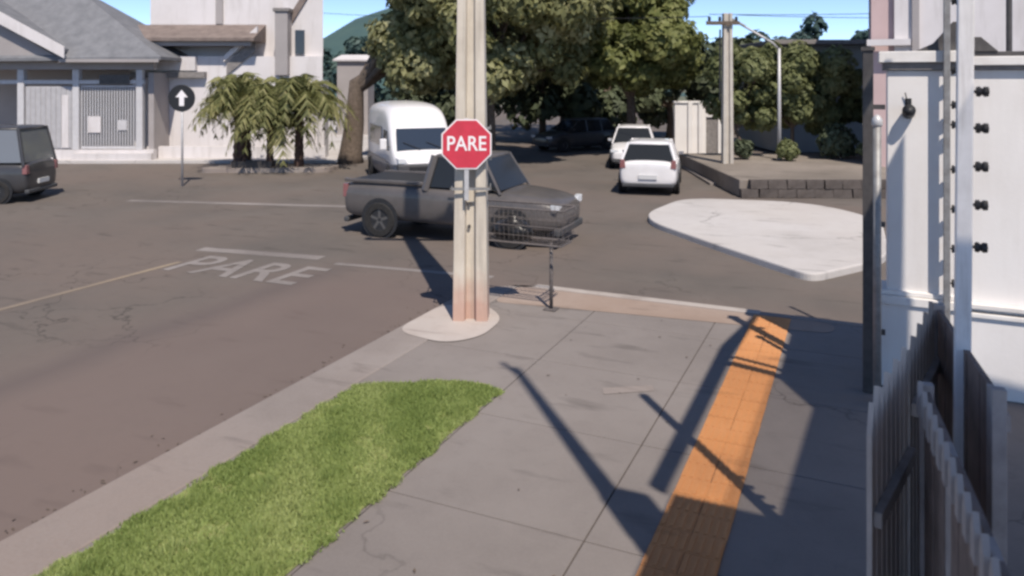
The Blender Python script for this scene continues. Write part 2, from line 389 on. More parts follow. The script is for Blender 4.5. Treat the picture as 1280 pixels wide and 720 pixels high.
# painted markings
def line(name, p, q, wd, m, z=RZ+.004):
    p, q = Vector(p), Vector(q); n = Vector((-(q-p).y, (q-p).x)).normalized()*wd/2
    return sheet(name, [tuple(p-n), tuple(q-n), tuple(q+n), tuple(p+n)], z, m)
line('centre_line', (-11.35,-20), (-11.25,10.3), .13, M['yellowline'])
line('stop_line', (-11.75,11.25), (-9.1,11.6), .30, M['oldpaint'])
line('crossing_line', (-8.6,11.35), (-5.6,11.65), .16, M['oldpaint'])
line('avenue_line', av(-10.5,21.15).xy, av(-4.1,20.1).xy, .28, M['oldpaint'])
def text(name, body, m, parent=None, size=1.0, loc=(0,0,0), rot=(0,0,0), sx=1.0, sy=1.0, ext=.001, kind=None):
    c = bpy.data.curves.new(name, 'FONT'); c.body = body; c.size = size; c.align_x = 'CENTER'; c.align_y = 'CENTER'; c.extrude = ext; c.offset = size*.012
    o = bpy.data.objects.new(name, c); COL.objects.link(o); c.materials.append(m)
    me = bpy.data.meshes.new_from_object(o); bpy.data.objects.remove(o)
    o = bpy.data.objects.new(name, me); COL.objects.link(o)
    o.location = loc; o.rotation_euler = rot; o.scale = (sx, sy, 1)
    if parent: o.parent = parent
    if kind: o['kind'] = kind
    return o
text('road_lettering', 'PARE', M['oldpaint'], size=1.35, loc=(-9.75, 10.3, RZ+.006), rot=(0, 0, R(2)), sx=.92, sy=1.2, kind='structure')
# far side: pavement, planting island, raised bed, verge
slab('far_pavement', [tuple(av(a,d).xy) for a,d in ((-60,30.0),(-6.6,30.6),(-6.0,32.2),(-6.0,60),(-60,60))], RZ-.2, .03, M['pale_concrete'])
slab('palm_island', rnd([tuple(av(a,d).xy) for a,d in ((-11.2,27.4),(-6.6,27.6),(-6.3,28.8),(-11.0,28.9))], .5), RZ-.1, .06, M['kerb'])
slab('garage_forecourt', [tuple(av(a,d).xy) for a,d in ((6.2,24.2),(7.2,24.2),(9.2,36),(6.6,36))], RZ-.1, -.02, M['pavement'])
hm = MB()
rows = []
for j in range(12):
    y = j/11
    rows.append([av(-160 + 320*i/40, 150 + 130*y, -1 + math.sin(y*math.pi)*(17 + 4*math.sin(i*.9) + 6*math.sin(i*.37+1) - 9*min(1, max(0, (i-19)/4)))) for i in range(41)])
hm.rings(rows, cap=False, closed=False)
struct(hm.build('hill', M['hillmat'], smooth=True))

# ------------------------------------------------------------------ lawn blades
def blades(name, n, region, hmin, hmax, m):
    x = RNG.uniform(region[0], region[1], n); y = RNG.uniform(region[2], region[3], n)
    edge = .025*np.sin(y*9) + .02*np.sin(y*23+1) + RNG.normal(0, .018, n)
    ok = (y < 6.75 + (x + 4.8) * .5 + edge) & (y < 7.25 - np.maximum(0, x + 3.55) * .5 + edge) & (x > -4.81 + edge) & (x < -3.365 + edge)
    bare = np.sin(x*4.3+1.1*np.sin(y*2.1))*np.sin(y*3.7+.9*np.sin(x*5)) + .5*np.sin(x*13+y*9)*np.sin(y*11-x*6)
    ok &= ~((bare > .82) & (RNG.uniform(0, 1, n) < .7))
    x, y, bare = x[ok], y[ok], bare[ok]; n = len(x)
    tuft = np.sin(x*9+2)*np.sin(y*7+.5*np.sin(x*6))
    h = RNG.uniform(hmin, hmax, n)*(1 + 1.1*np.clip(tuft-.55, 0, 1)*2); a = RNG.uniform(0, 2*np.pi, n); wd = RNG.uniform(.004, .009, n); ln = RNG.uniform(.0, .035, n); b = RNG.uniform(0, 2*np.pi, n)
    P = np.zeros((n, 3, 3)); c, s = np.cos(a), np.sin(a)
    P[:,0] = np.stack([x-c*wd, y-s*wd, np.full(n, .004)], 1); P[:,1] = np.stack([x+c*wd, y+s*wd, np.full(n, .004)], 1)
    P[:,2] = np.stack([x+np.cos(b)*ln, y+np.sin(b)*ln, h], 1)
    me = bpy.data.meshes.new(name); me.vertices.add(n*3); me.loops.add(n*3); me.polygons.add(n)
    me.vertices.foreach_set('co', P.ravel()); me.loops.foreach_set('vertex_index', np.arange(n*3))
    me.polygons.foreach_set('loop_start', np.arange(n)*3); me.polygons.foreach_set('loop_total', np.full(n, 3)); me.update()
    t = me.attributes.new('tint', 'FLOAT', 'FACE')
    patch = .5 - .12*np.clip(tuft, 0, 1) + .25*np.clip(bare-.5, 0, 1) + .3*np.sin(x*3.1+1)*np.sin(y*1.7) + .2*np.sin(x*7+y*5)
    t.data.foreach_set('value', np.clip(patch*.75 + RNG.uniform(-.1, .35, n), 0, 1).astype(np.float32))
    me.materials.append(m)
    o = bpy.data.objects.new(name, me); COL.objects.link(o); return tag(o, kind='stuff')
blades('grass', 170000, (-4.86, -3.32, 2.2, 7.38), .012, .042, M['grass'])

# ------------------------------------------------------------------ foliage
def leaf_mesh(name, clumps, n, size, m, droop=.0, tintbase=None, aspect=.55):
    """many small folded leaves spread through ellipsoidal clumps (centre, radii)"""
    cl = clumps; vol = np.array([r[0]*r[1]*r[2] for _, r in cl])**.75
    idx = RNG.choice(len(cl), n, p=vol/vol.sum())
    C = np.array([c for c, _ in cl])[idx]; Rr = np.array([r for _, r in cl])[idx]
    d = RNG.normal(size=(n,3)); d /= np.linalg.norm(d, axis=1)[:,None]
    q = RNG.uniform(.45, 1.0, n)**.4
    q *= 1 + .18*np.sin(d[:,0]*7+idx)*np.sin(d[:,2]*6+idx*2)
    P = C + d*Rr*q[:,None]
    nrm = d + RNG.normal(size=(n,3))*.33 + np.array([0,0,.35]); nrm /= np.linalg.norm(nrm, axis=1)[:,None]
    u = np.cross(nrm, RNG.normal(size=(n,3))); u[:,2] -= droop; u -= nrm*(u*nrm).sum(1)[:,None]; u /= np.linalg.norm(u, axis=1)[:,None]+1e-9
    v = np.cross(nrm, u); s = size*RNG.uniform(.6, 1.4, n)[:,None]
    V = np.zeros((n,4,3)); V[:,0] = P-u*s; V[:,1] = P-v*s*aspect+nrm*s*.15; V[:,2] = P+u*s; V[:,3] = P+v*s*aspect+nrm*s*.15
    me = bpy.data.meshes.new(name); me.vertices.add(n*4); me.loops.add(n*4); me.polygons.add(n)
    me.vertices.foreach_set('co', V.ravel()); me.loops.foreach_set('vertex_index', np.arange(n*4))
    me.polygons.foreach_set('loop_start', np.arange(n)*4); me.polygons.foreach_set('loop_total', np.full(n, 4)); me.update()
    tb = RNG.uniform(.15, .75, len(cl))[idx]
    t = me.attributes.new('tint', 'FLOAT', 'FACE'); t.data.foreach_set('value', np.clip(tb + RNG.normal(0, .13, n), 0, 1).astype(np.float32))
    me.materials.append(m); return me
def tree(name, label, a, d, trunk_h, crown_c, crown_r, nclump, nleaf, leaf, m, trunk_r=.18, lean=(0,0), group=None, droop=0.0, clump=.34, cat='tree', bark='bark'):
    b = av(a, d, 0); t = thing(name, label, cat, b, YAW, group)
    cx, cy, cz = crown_c; rx, ry, rz = crown_r
    cl = []
    for k in range(nclump):
        while True:
            p = RNG.uniform(-1, 1, 3)
            if .25 < np.linalg.norm(p) < 1: break
        p = p / np.linalg.norm(p) * np.linalg.norm(p)**.5
        rr = clump*RNG.uniform(.55, 1.25)
        cl.append(((cx+p[0]*rx*(1-.25*clump), cy+p[1]*ry*(1-.25*clump), cz+p[2]*rz*(1-.25*clump)), (rx*rr, ry*rr, rz*rr*.85)))
    mb = MB()
    top = Vector((cx + lean[0]*.2, cy, max(trunk_h, cz-.1*rz)))
    fork = Vector((lean[0], lean[1], trunk_h))
    mb.tube([(0,0,-.15), fork*.06 + Vector((0,0,.1)), fork*.5 + Vector((.04,0,0)), fork, fork.lerp(top, .6)], [trunk_r*1.35, trunk_r*1.1, trunk_r*.9, trunk_r*.8, trunk_r*.4], 9)
    tr = mb.build('trunk', M[bark], t, smooth=True)
    lb = MB()
    for k in range(min(nclump, 9)):
        e = Vector(cl[k][0])
        lb.tube([fork*.92, fork.lerp(e, .5) + Vector((0,0,.12*rz)), e], [trunk_r*.5, trunk_r*.3, trunk_r*.08], 6, cap=False)
    lb.build('limb', M[bark], t, smooth=True)
    inst(leaf_mesh('crown', cl, nleaf, leaf, m, droop), 'crown', t)
    return t

tree('street_tree', 'big pale olive tree behind the utility pole, its crown out of the top', -.9, 30.2, 2.6, (.3,0,6.1), (4.4,3.6,3.9), 64, 42000, .15, M['leaf_olive'], .26, droop=.6, clump=.30)
tree('street_tree', 'darker tree with a thick bare trunk left of the white van', -6.45, 30.8, 3.0, (3.0,.5,5.3), (1.9,2.4,2.7), 22, 12000, .15, M['leaf_olive'], .42, lean=(.25,0), droop=.5)
tree('street_tree', 'full dark green tree above the white hatchback', 5.3, 34.5, 2.5, (-.1,0,5.3), (2.9,3.0,2.7), 44, 26000, .15, M['leaf_green'], .24, droop=.3)
for i, (a, d, h, r, lab) in enumerate(((1.6, 41, 4.2, 3.3, 'dark shade tree deep behind the parked cars, just right of the utility pole'), (5.2, 43, 4.6, 3.4, 'dark shade tree deep in the street, in line with the parked cars'),
                                       (9.0, 44, 3.0, 3.0, 'dark tree behind the white garden wall'), (-3.2, 40, 4.6, 3.2, 'dark tree behind the white van'), (3.2, 49, 5.8, 4.2, 'farthest dark tree closing the end of the street'))):
    tree('shade_tree', lab, a, d, 1.8, (0,0,h), (r,r*.8,h*.86), 22, 5200, .24, M['leaf_dark'], .2, group='dark trees at the end of the street')
for i, (a, d, h, r, mm, lab) in enumerate(((8.7, 28.6, 3.0, 1.55, 'leaf_feather', 'feathery small tree with a leaning trunk beside the far utility pole'), (10.4, 28.9, 3.1, 1.7, 'leaf_feather', 'feathery small tree just right of the street lamp'),
                                       (12.1, 29.4, 2.6, 1.2, 'leaf_feather', 'feathery small tree in front of the grey house'))):
    tree('small_tree', lab, a, d, 1.5, (.1,0,h), (r*1.12,r*.8,r*1.1), 24, 12000, .10, M[mm], .08, lean=((-.45,0),(.1,0),(.2,0))[i], group='small feathery trees on the raised bed', droop=.4)
far = ((13.4, 47, 6.3, 2.3), (18.2, 58, 6.9, 3.4), (23.6, 62, 8.5, 3.4), (27.0, 60, 7.3, 3.2), (31.0, 62, 7.4, 3.6))
flab = ('dark tree rising behind the far utility pole', 'dark far tree above the street lamp arm', 'tallest of the far trees against the sky, over the small feathery trees', 'dark far tree above the left end of the grey roof', 'dark far tree above the right end of the grey roof')
for (a, d, h, r), lab in zip(far, flab):
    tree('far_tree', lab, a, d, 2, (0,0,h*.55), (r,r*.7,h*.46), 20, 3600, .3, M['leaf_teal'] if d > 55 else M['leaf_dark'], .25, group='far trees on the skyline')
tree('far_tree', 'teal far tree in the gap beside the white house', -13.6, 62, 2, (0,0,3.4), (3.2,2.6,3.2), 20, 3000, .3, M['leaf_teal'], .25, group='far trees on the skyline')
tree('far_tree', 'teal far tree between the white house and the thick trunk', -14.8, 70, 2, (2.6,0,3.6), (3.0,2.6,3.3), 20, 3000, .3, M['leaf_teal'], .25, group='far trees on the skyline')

def shrub(label, a, d, z, r, h, m, n=900, leaf=.09):
    t = thing('shrub', label, 'shrub', av(a, d, z), YAW)
    cl = [((RNG.uniform(-r,r)*.6, RNG.uniform(-r,r)*.4, h*RNG.uniform(.35,.75)), (r*.5, r*.45, h*.38)) for _ in range(7)]
    inst(leaf_mesh('leaves', cl, n, leaf, m), 'leaves', t)
    mb = MB()
    for c, _ in cl: mb.tube([(0,0,-.05), c], [.03,.012], 5, cap=False)
    mb.build('stem', M['bark'], t)
    return t
shrub('dark rounded shrub under the grey house window', 11.6, 27.2, .45, .8, 1.3, M['leaf_dark'], 1800)
shrub('low brown-green shrub at the foot of the street lamp', 9.6, 26.8, .45, .5, .7, M['leaf_feather'])
shrub('low shrub right of the far utility pole', 8.1, 27.2, .45, .45, .6, M['leaf_dark'])
shrub('wide low shrub on the right end of the raised bed', 12.6, 26.4, .45, .7, .6, M['leaf_feather'], 1200)

# raised bed with a dark stone face
t = thing('raised_bed', 'raised planting bed faced with dark stone beyond the pale traffic island', 'planting bed', av(6.4, 21.6, RZ), YAW)
mb = MB()
xs = 0.0
stone_me = []
random.seed(3)
for k in range(5):
    ww = .5; hh = .24
    b_ = MB(); j = lambda: random.uniform(-.02, .02)
    b_.add([(-ww/2+j(),-.05+j(),j()*.3),(ww/2+j(),-.05+j(),j()*.3),(ww/2,.14,0),(-ww/2,.14,0),(-ww/2+j(),-.05+j(),hh+j()*.5),(ww/2+j(),-.05+j(),hh+j()*.5),(ww/2,.14,hh),(-ww/2,.14,hh)], ((3,2,1,0),(4,5,6,7),(0,1,5,4),(1,2,6,5),(2,3,7,6),(3,0,4,7)))
    stone_me.append(b_.mesh('stone', M['stone_dark']))
for r_ in range(2):
    for k in range(12):
        inst(stone_me[random.randrange(5)], 'stone', t, (.25 + k*.52 + (.26 if r_ else 0), 0, .01 + r_*.255))
MB().box(.0,6.7,.145,8.0,0,.50).build('soil', M['earth'], t, bevel=.03)

# ------------------------------------------------------------------ palms
def frond_mesh(L, rise, m, seed):
    rs = random.Random(seed); V = []; F = []; T = []
    N = 12; pts = []
    for k in range(N+1):
        s = k/N; pts.append(Vector((L*(s - .14*s*s), 0, rise*s - (rise+.40*L)*s*s*s)))
    def quad(a, b, c, d, tint):
        n = len(V); V.extend((a,b,c,d)); F.append((n,n+1,n+2,n+3)); T.append(tint)
    for k in range(N):
        p, q = pts[k], pts[k+1]; wv = Vector((0, .018*(1-k/N)+.006, 0))
        quad(p-wv, q-wv, q+wv, p+wv, .5)
    for k in range(1, N+1):
        s = k/N; p = pts[k]; tdir = (pts[k]-pts[k-1]).normalized(); ll = L*.34*math.sin(math.pi*(.12+.8*s))
        for sg in (-1, 1):
            for e in (0, .5):
                pp = p - tdir*(L/N)*e
                tip = pp + tdir*ll*.55 + Vector((0, sg*ll*.75, -ll*rs.uniform(.25,.7)))
                wv = tdir*.045
                quad(pp-wv, pp+wv, tip+wv*.3, tip-wv*.3, min(1, max(0, rs.gauss(.5,.25))))
    me = bpy.data.meshes.new('frond'); me.from_pydata([tuple(v) for v in V], [], F); me.update()
    at_ = me.attributes.new('tint', 'FLOAT', 'FACE'); at_.data.foreach_set('value', T); me.materials.append(m); return me
FR = [frond_mesh(2.0, 2.2, M['frond'], 1), frond_mesh(1.6, 3.4, M['frond'], 2), frond_mesh(2.0, .8, M['frond'], 3)]
def palm(label, a, d, h, n, sc, seed, tr=.16):
    rs = random.Random(seed)
    t = thing('palm_tree', label, 'palm tree', av(a, d, .05), YAW, 'palms on the small island')
    mb = MB(); prof = []
    for k in range(15):
        s = k/14; prof.append((tr*(1.25-.4*s)*(1.0 + .14*(k % 2)) + (.06 if s > .8 else 0), h*s))
    mb.lathe(prof, 10); mb.build('trunk', M['palm_bark'], t)
    for k in range(n):
        me = FR[rs.choice((0,0,1,1,2,2))]
        o = inst(me, 'frond', t, (0,0,h-.05), (0, rs.uniform(-.6,.25), k*2.399+rs.uniform(-.2,.2)))
        s_ = sc*rs.uniform(.8,1.15); o.scale = (s_, s_, s_)
    return t
palm('left palm of the pair, with a stout red-brown trunk', -9.85, 28.2, 2.05, 44, .95, 1, .27)
palm('right palm of the pair, with a thinner dark trunk', -7.75, 28.1, 2.1, 44, 1.0, 2, .14)
palm('small yellowish palm between the other two palms', -8.75, 27.9, 1.55, 40, .95, 3, .11)
t = thing('planter', 'low dark planter at the foot of the palms', 'planter', av(-9.3, 27.75, .06), YAW)
mb = MB(); mb.rings([[Vector((x*s, y*s, z)) for x, y in ((-.75,-.22),(.75,-.22),(.75,.22),(-.75,.22))] for s, z in ((.92,0),(1,.24),(.93,.24),(.92,.17))])
mb.build('trough', M['dark_steel'], t, bevel=.01)
MB().box(-.66,.66,-.17,.17,.12,.19).build('soil', M['earth'], t)

# ------------------------------------------------------------------ utility pole and the stop sign on it
def hpole(label, x, y, rz, w0, taper, H, depth0, m, name='utility_pole', group=None, z0=0.0):
    t = thing(name, label, 'utility pole', (x, y, z0), rz, group)
    mb = MB()
    w1 = w0 - taper*H; d1 = depth0*(w1/w0)
    def ring(wd, dp, z):
        # a double-T section: two flanges with a sunk web between them
        f = .33; g = .30
        pts = [(-.5,-.5),(-.5+f,-.5),(-.5+f+.04,-.5+g),(.5-f-.04,-.5+g),(.5-f,-.5),(.5,-.5),(.5,.5),(.5-f,.5),(.5-f-.04,.5-g),(-.5+f+.04,.5-g),(-.5+f,.5),(-.5,.5)]
        return [Vector((px*wd, py*dp, z)) for px, py in pts]
    mb.rings([ring(w0 + (w1-w0)*k/8, depth0 + (d1-depth0)*k/8, -.2 + (H+.2)*k/8) for k in range(9)])
    mb.build('shaft', m, t, bevel=.012)
    return t
PX, PY = -4.77, 9.25
up = hpole('tall concrete utility pole on the pavement corner carrying the red stop sign', PX, PY, YAW-.05, .47, .026, 9.0, .36, M['pole'])
for z in (1.55, 1.25):
    MB().lathe([(.022,-.01),(.022,.03),(.0,.03)], 10, M=Matrix.Translation((-.02,-.085,z)) @ Matrix.Rotation(R(90),4,'X')).build('bolt', M['dark_steel'], up)
MB().box(-.9,.9,-.26,-.16,8.1,8.25).build('crossarm', M['bark'], up, bevel=.01)
for k in (-.8,0,.8):
    MB().lathe([(.03,0),(.06,.05),(.05,.09),(.07,.13),(.0,.16)], 10, M=Matrix.Translation((k,-.21,8.25))).build('insulator', M['black'], up)
ss = thing('stop_sign', 'red octagonal stop sign with white rim fixed to the utility pole', 'stop sign', (PX, PY, 0), YAW+.02)
def octa(r): return [(r*math.cos(R(22.5+45*k)), r*math.sin(R(22.5+45*k))) for k in range(8)]
MX = Matrix.Translation((-.055,-.27,2.36)) @ Matrix.Rotation(R(90),4,'X')
MB().prism(octa(.355), -.004, .0, MX).build('rim', M['signwhite'], ss)
MB().prism(octa(.335), .0, .005, MX).build('face', M['red'], ss)
text('lettering', 'PARE', M['signwhite'], ss, size=.27, loc=(-.055,-.2765,2.36), rot=(R(90),0,0), sx=.86)
MB().box(-.085,-.025,-.262,-.235,1.62,2.7).build('backing_bar', M['galv'], ss, bevel=.004)
for z in (1.75, 2.15, 2.55):
    MB().box(-.27,.27,-.235,-.215,z,z+.035).build('strap', M['steel'], ss)
    for q in (-.262,.25): MB().box(q,q+.012,-.235,.2,z,z+.035).build('strap', M['steel'], ss)

# ------------------------------------------------------------------ trash basket
tb = thing('trash_basket', 'raised wire trash basket on two posts beside the utility pole', 'trash basket', (-4.48, 10.05, 0), 0)
for x in (-.72, .55):
    MB().tube([(x,0,-.02),(x,0,.93)], .026, 10).build('post', M['basket_steel'], tb, smooth=True)
    MB().box(x-.09,x+.09,-.09,.09,.001,.015).build('foot_plate', M['basket_steel'], tb)
hx, hy_ = .82, .26
fr = MB()
for z, e in ((.93,-.05),(1.18,-.02),(1.42,0)):
    P = [(-hx-e,-hy_-e,z),(hx+e,-hy_-e,z),(hx+e,hy_+e,z),(-hx-e,hy_+e,z)]
    for k in range(4): fr.tube([P[k], P[(k+1)%4]], .014 if z != 1.18 else .008, 6)
fr.build('frame', M['basket_steel'], tb)
wr = MB()
for k in range(23):
    x = -hx + .02 + k*(2*hx-.04)/22
    wr.tube([(x,-hy_,1.42),(x,-hy_+.05,.93),(x,hy_-.05,.93),(x,hy_,1.42)], .0035, 4, cap=False)
for k in range(7):
    y = -hy_+.06 + k*(2*hy_-.12)/6
    wr.tube([(-hx,y,1.42),(-hx+.05,y,.93),(hx-.05,y,.93),(hx,y,1.42)], .0035, 4, cap=False)
for z in (1.05,1.3):
    P = [(-hx,-hy_,z),(hx,-hy_,z),(hx,hy_,z),(-hx,hy_,z)]
    for k in range(4): wr.tube([P[k], P[(k+1)%4]], .004, 4, cap=False)
tag(wr.build('wire', M['basket_steel'], tb), kind='stuff')
gb = MB()
rings_ = []
for z, r in ((.935,.12),(.95,.19),(1.02,.23),(1.1,.22),(1.17,.15),(1.21,.05),(1.26,.07)):
    rings_.append([Vector((r*1.35*(1+.1*math.sin(k*2.3+z*20))*math.cos(2*math.pi*k/14), r*.8*(1+.1*math.cos(k*1.7+z*14))*math.sin(2*math.pi*k/14), z)) for k in range(14)])
gb.rings(rings_)
o = gb.build('garbage_bag', M['bag'], smooth=True); o.location = (-4.52, 10.05, .01); tag(o, 'knotted black garbage bag lying in the wire trash basket', 'garbage bag')

# ------------------------------------------------------------------ vehicles
def wheel(parent, x, y, r, side, wd=.2, rim='rim'):
    o = MB().lathe([(r*.62,-wd/2),(r*.93,-wd/2),(r,-wd*.3),(r,wd*.3),(r*.93,wd/2),(r*.62,wd/2),(r*.60,0)], 24, 'x', cap=False).build('wheel', M['tyre'], parent, smooth=False)
    o.location = (x, y, r)
    rm = MB().lathe([(.02,wd*.25*side),(r*.16,wd*.38*side),(r*.2,wd*.2*side),(r*.58,wd*.2*side),(r*.66,wd*.5*side),(r*.66,-wd*.45*side)], 20, 'x').build('rim', M[rim], o)
    for k in range(5):
        a = 2*math.pi*k/5
        Mx = Matrix.Rotation(a, 4, 'X')
        MB().box(wd*.2*side-.01, wd*.2*side+.025*side+.01, -.03, .03, r*.1, r*.6, Mx).build('spoke', M[rim], o)
    return o
def body_ring(y, zb, zs, w):
    h = zs-zb
    half = [(w*.80,zb),(w*.97,zb+.12*h),(w,zb+.45*h),(w*.985,zb+.82*h),(w*.90,zs)]
    pts = [(0,zb)] + half + [(0,zs+.025)] + [(-x,z) for x,z in reversed(half)]
    return [Vector((x,y,z)) for x,z in pts]
def car(name, label, cat, loc, rz, st, gh, paint, wheels, r=.31, group=None, glass='glass', lights=True, hood_z=.8, half=.85, yr=-2.0, yf=2.0, lamp_z=(.62,.74), tail_z=(.78,1.02), bumper='bumper'):
    """st: body stations (y, bottom, shoulder, half width); gh: cabin (belt rear y, belt front y, roof rear y, roof front y, belt z, roof z, belt half, roof half, pillar ys)"""
    t = thing(name, label, cat, loc, rz, group)
    MB().rings([body_ring(*s) for s in st]).build('body', M[paint], t, subsurf=2)
    br, bf, rr, rf, zb, zr, wb, wr_, pil = gh
    B = lambda s: [Vector((s*wb,br,zb)), Vector((s*wb,bf,zb)), Vector((s*wr_,rf,zr)), Vector((s*wr_,rr,zr))]
    roof = MB()
    e = .10
    roof.rings([[Vector((x*k1, (rr+rf)/2+(y-(rr+rf)/2)*k2, z)) for x,y in ((-wr_,rr),(-wr_*.96,rr-.03),(wr_*.96,rr-.03),(wr_,rr),(wr_,rf),(wr_*.96,rf+.03),(-wr_*.96,rf+.03),(-wr_,rf))] for k1,k2,z in ((.98,1.0,zr-.05),(1.0,1.01,zr-.02),(.93,.96,zr+.025),(.5,.6,zr+.055))])
    roof.build('roof', M[paint], t, smooth=True)
    for s in (-1,1):
        c = B(s)
        def pil_(p, q, rad): MB().tube([p-Vector((0,0,.05)), q], rad, 6).build('pillar', M[paint], t)
        pil_(c[0], c[3], .045 if name != 'pickup' else .09); pil_(c[1], c[2], .032)
        for py in pil:
            f = (py-br)/(bf-br); pil_(c[0].lerp(c[1], f), Vector((s*wr_, py*.98, zr)), .035)
    inner = MB()   # seats and dashboard seen through the glass
    for s in (-.38,.38):
        inner.box(s-.24,s+.24,(br+bf)/2-.15,(br+bf)/2+.35,zb-.3,zb+.05); inner.box(s-.22,s+.22,(br+bf)/2-.28,(br+bf)/2-.14,zb-.1,zb+.42)
    inner.build('seat', M['black'], t, bevel=.04)
    gm = M[glass]
    L, Rr = B(-1), B(1)
    sh = lambda p, q, f: p.lerp(q, f)
    def pane(nm, c, ins=.07):
        ctr = sum(c, Vector())/4
        MB().slab([p.lerp(ctr, ins) for p in c], .012).build(nm, gm, t)
    pane('windscreen', [L[1],Rr[1],Rr[2],L[2]]); pane('rear_window', [L[0],Rr[0],Rr[3],L[3]], .07 if name != 'pickup' else .3)
    if name == 'pickup': MB().slab([p + Vector((0,.02,0)) for p in (L[0],Rr[0],Rr[3],L[3])], .02).build('cab_back', M[paint], t)
    cuts = [br] + list(pil) + [bf]
    for c in (L, Rr):
        for i in range(len(cuts)-1):
            f0, f1 = (cuts[i]-br)/(bf-br), (cuts[i+1]-br)/(bf-br)
            tp = lambda y, f: c[3] if f <= 0 else (c[2] if f >= 1 else Vector((c[3].x, y*.98, zr)))
            pane('side_window', [c[0].lerp(c[1],f0), c[0].lerp(c[1],f1), tp(cuts[i+1],f1), tp(cuts[i],f0)], .09)
    for (wy, s) in [(wy, s) for wy in wheels for s in (-1,1)]:
        MB().lathe([(.0,-.01),(r*1.18,-.01),(r*1.18,.012),(0,.012)], 24, 'x', Matrix.Translation((s*half*.985, wy, r+.02))).build('wheel_arch', M['black'], t)
        wheel(t, s*(half-.075), wy, r, s, rim='rim_dark' if name == 'pickup' else 'rim')
    for s in (-1,1):
        if lights:
            MB().rings([[Vector((s*half*k, y, z)) for k,z in ((.55,lamp_z[0]),(.93,lamp_z[0]+.02),(.95,lamp_z[1]),(.6,lamp_z[1]-.02))] for y in (yf-.16, yf-.04)]).build('headlight', M['lampglass'], t, bevel=.01)
            MB().rings([[Vector((s*half*k, y, z)) for k,z in ((.74,tail_z[0]),(.93,tail_z[0]),(.92,tail_z[1]),(.78,tail_z[1]))] for y in (yr+.02, yr+.14)]).build('taillight', M['taillight'], t, bevel=.01)
        MB().rings([[Vector((s*(wb+.02), bf-.22, zb+.02)),Vector((s*(wb+.02), bf-.3, zb+.12)),Vector((s*(wb+.02), bf-.18, zb+.12))],[Vector((s*(wb+.17), bf-.22, zb+.02)),Vector((s*(wb+.19), bf-.3, zb+.13)),Vector((s*(wb+.17), bf-.18, zb+.13))]]).build('mirror', M[paint], t, bevel=.01)
        MB().box(s*(half*.995)-.008, s*(half*.995)+.008, (br+bf)/2-.28,(br+bf)/2-.12, zb-.17, zb-.14).build('handle', M[bumper], t)
    MB().box(-.26,.26,yr-.02,yr+.03,.48 if name != 'pickup' else .55,.60 if name != 'pickup' else .67).build('number_plate', M['plate'], t)
    MB().box(-half*.86,half*.86,yf-.12,yf+.005,.28,.42).build('front_bumper', M[bumper], t, bevel=.03)
    MB().box(-half*.86,half*.86,yr-.005,yr+.12,.25,.36).build('rear_bumper', M[bumper], t, bevel=.03)
    return t
HATCH = [(-1.98,.40,.86,.70),(-1.95,.26,.98,.80),(-1.6,.20,1.0,.84),(-.9,.18,.99,.855),(0,.18,.97,.86),(.75,.18,.95,.855),(1.25,.19,.90,.84),(1.75,.21,.80,.80),(1.96,.27,.70,.72),(2.0,.36,.60,.62)]
HGH = (-1.82, .95, -1.42, .18, .94, 1.46, .78, .60, (-1.0,-.15))
# white hatchback seen from behind
car('hatchback', 'white hatchback seen from behind, driving away beside the traffic island', 'car', av(4.32, 23.9, RZ), YAW-R(24.3)+R(11), HATCH, HGH, 'car_white', (-1.28,1.22), yr=-2.0, yf=2.0)
# parked cars in the shade, farther down
car('parked_car', 'dark car parked deepest in the shade, farther than the white cars', 'car', av(3.0, 36.5, RZ), YAW+R(120), HATCH, HGH, 'car_dark', (-1.28,1.22), group='cars parked in the shade')
car('parked_car', 'white car parked in the shade just ahead of the moving white hatchback', 'car', av(4.75, 30.2, RZ), YAW+R(170), HATCH, HGH, 'car_white', (-1.28,1.22), group='cars parked in the shade')
# grey pickup crossing
PICK = [(-2.45,.50,1.06,.76),(-2.42,.38,1.12,.84),(-2.0,.34,1.14,.88),(-1.0,.32,1.14,.885),(-.2,.30,1.12,.885),(.8,.30,1.10,.88),(1.4,.30,1.07,.87),(2.0,.32,1.0,.85),(2.36,.38,.90,.78),(2.44,.46,.78,.68)]
PGH = (-.45, 1.22, -.28, .80, 1.08, 1.74, .80, .68, (.35,))
pk = car('pickup', 'dusty dark grey pickup truck crossing behind the utility pole', 'pickup truck', (-7.72, 14.55, RZ), R(-90)+R(2), PICK, PGH, 'car_grey', (-1.5,1.45), r=.37, half=.885, yr=-2.47, yf=2.44, lamp_z=(.74,.90), tail_z=(.8,1.08))
MB().box(-.72,.72,-2.36,-.55,1.135,1.165).build('bed_cover', M['black'], pk, bevel=.01)  # dark slab standing in for the shaded hollow of the open bed
for s in (-1,1): MB().box(s*.80-.035,s*.80+.035,-2.40,-.5,1.13,1.20).build('bed_rail', M['car_grey'], pk, bevel=.015)
MB().box(-.886,.886,.86,.868,.5,1.06).build('door_seam', M['black'], pk)
# dark car cut by the left edge of the picture
SUV = [(y, zb, zs*1.12, w_*1.03) for y, zb, zs, w_ in HATCH]
SGH = (-1.9, 1.05, -1.7, .35, 1.05, 2.0, .82, .70, (-1.0,-.05))
car('parked_car', 'dark grey tall car at the left edge on the avenue', 'car', av(-15.0, 21.3, RZ), YAW+R(90)+R(4), SUV, SGH, 'car_dark', (-1.28,1.22), half=.88, glass='glass_pale')
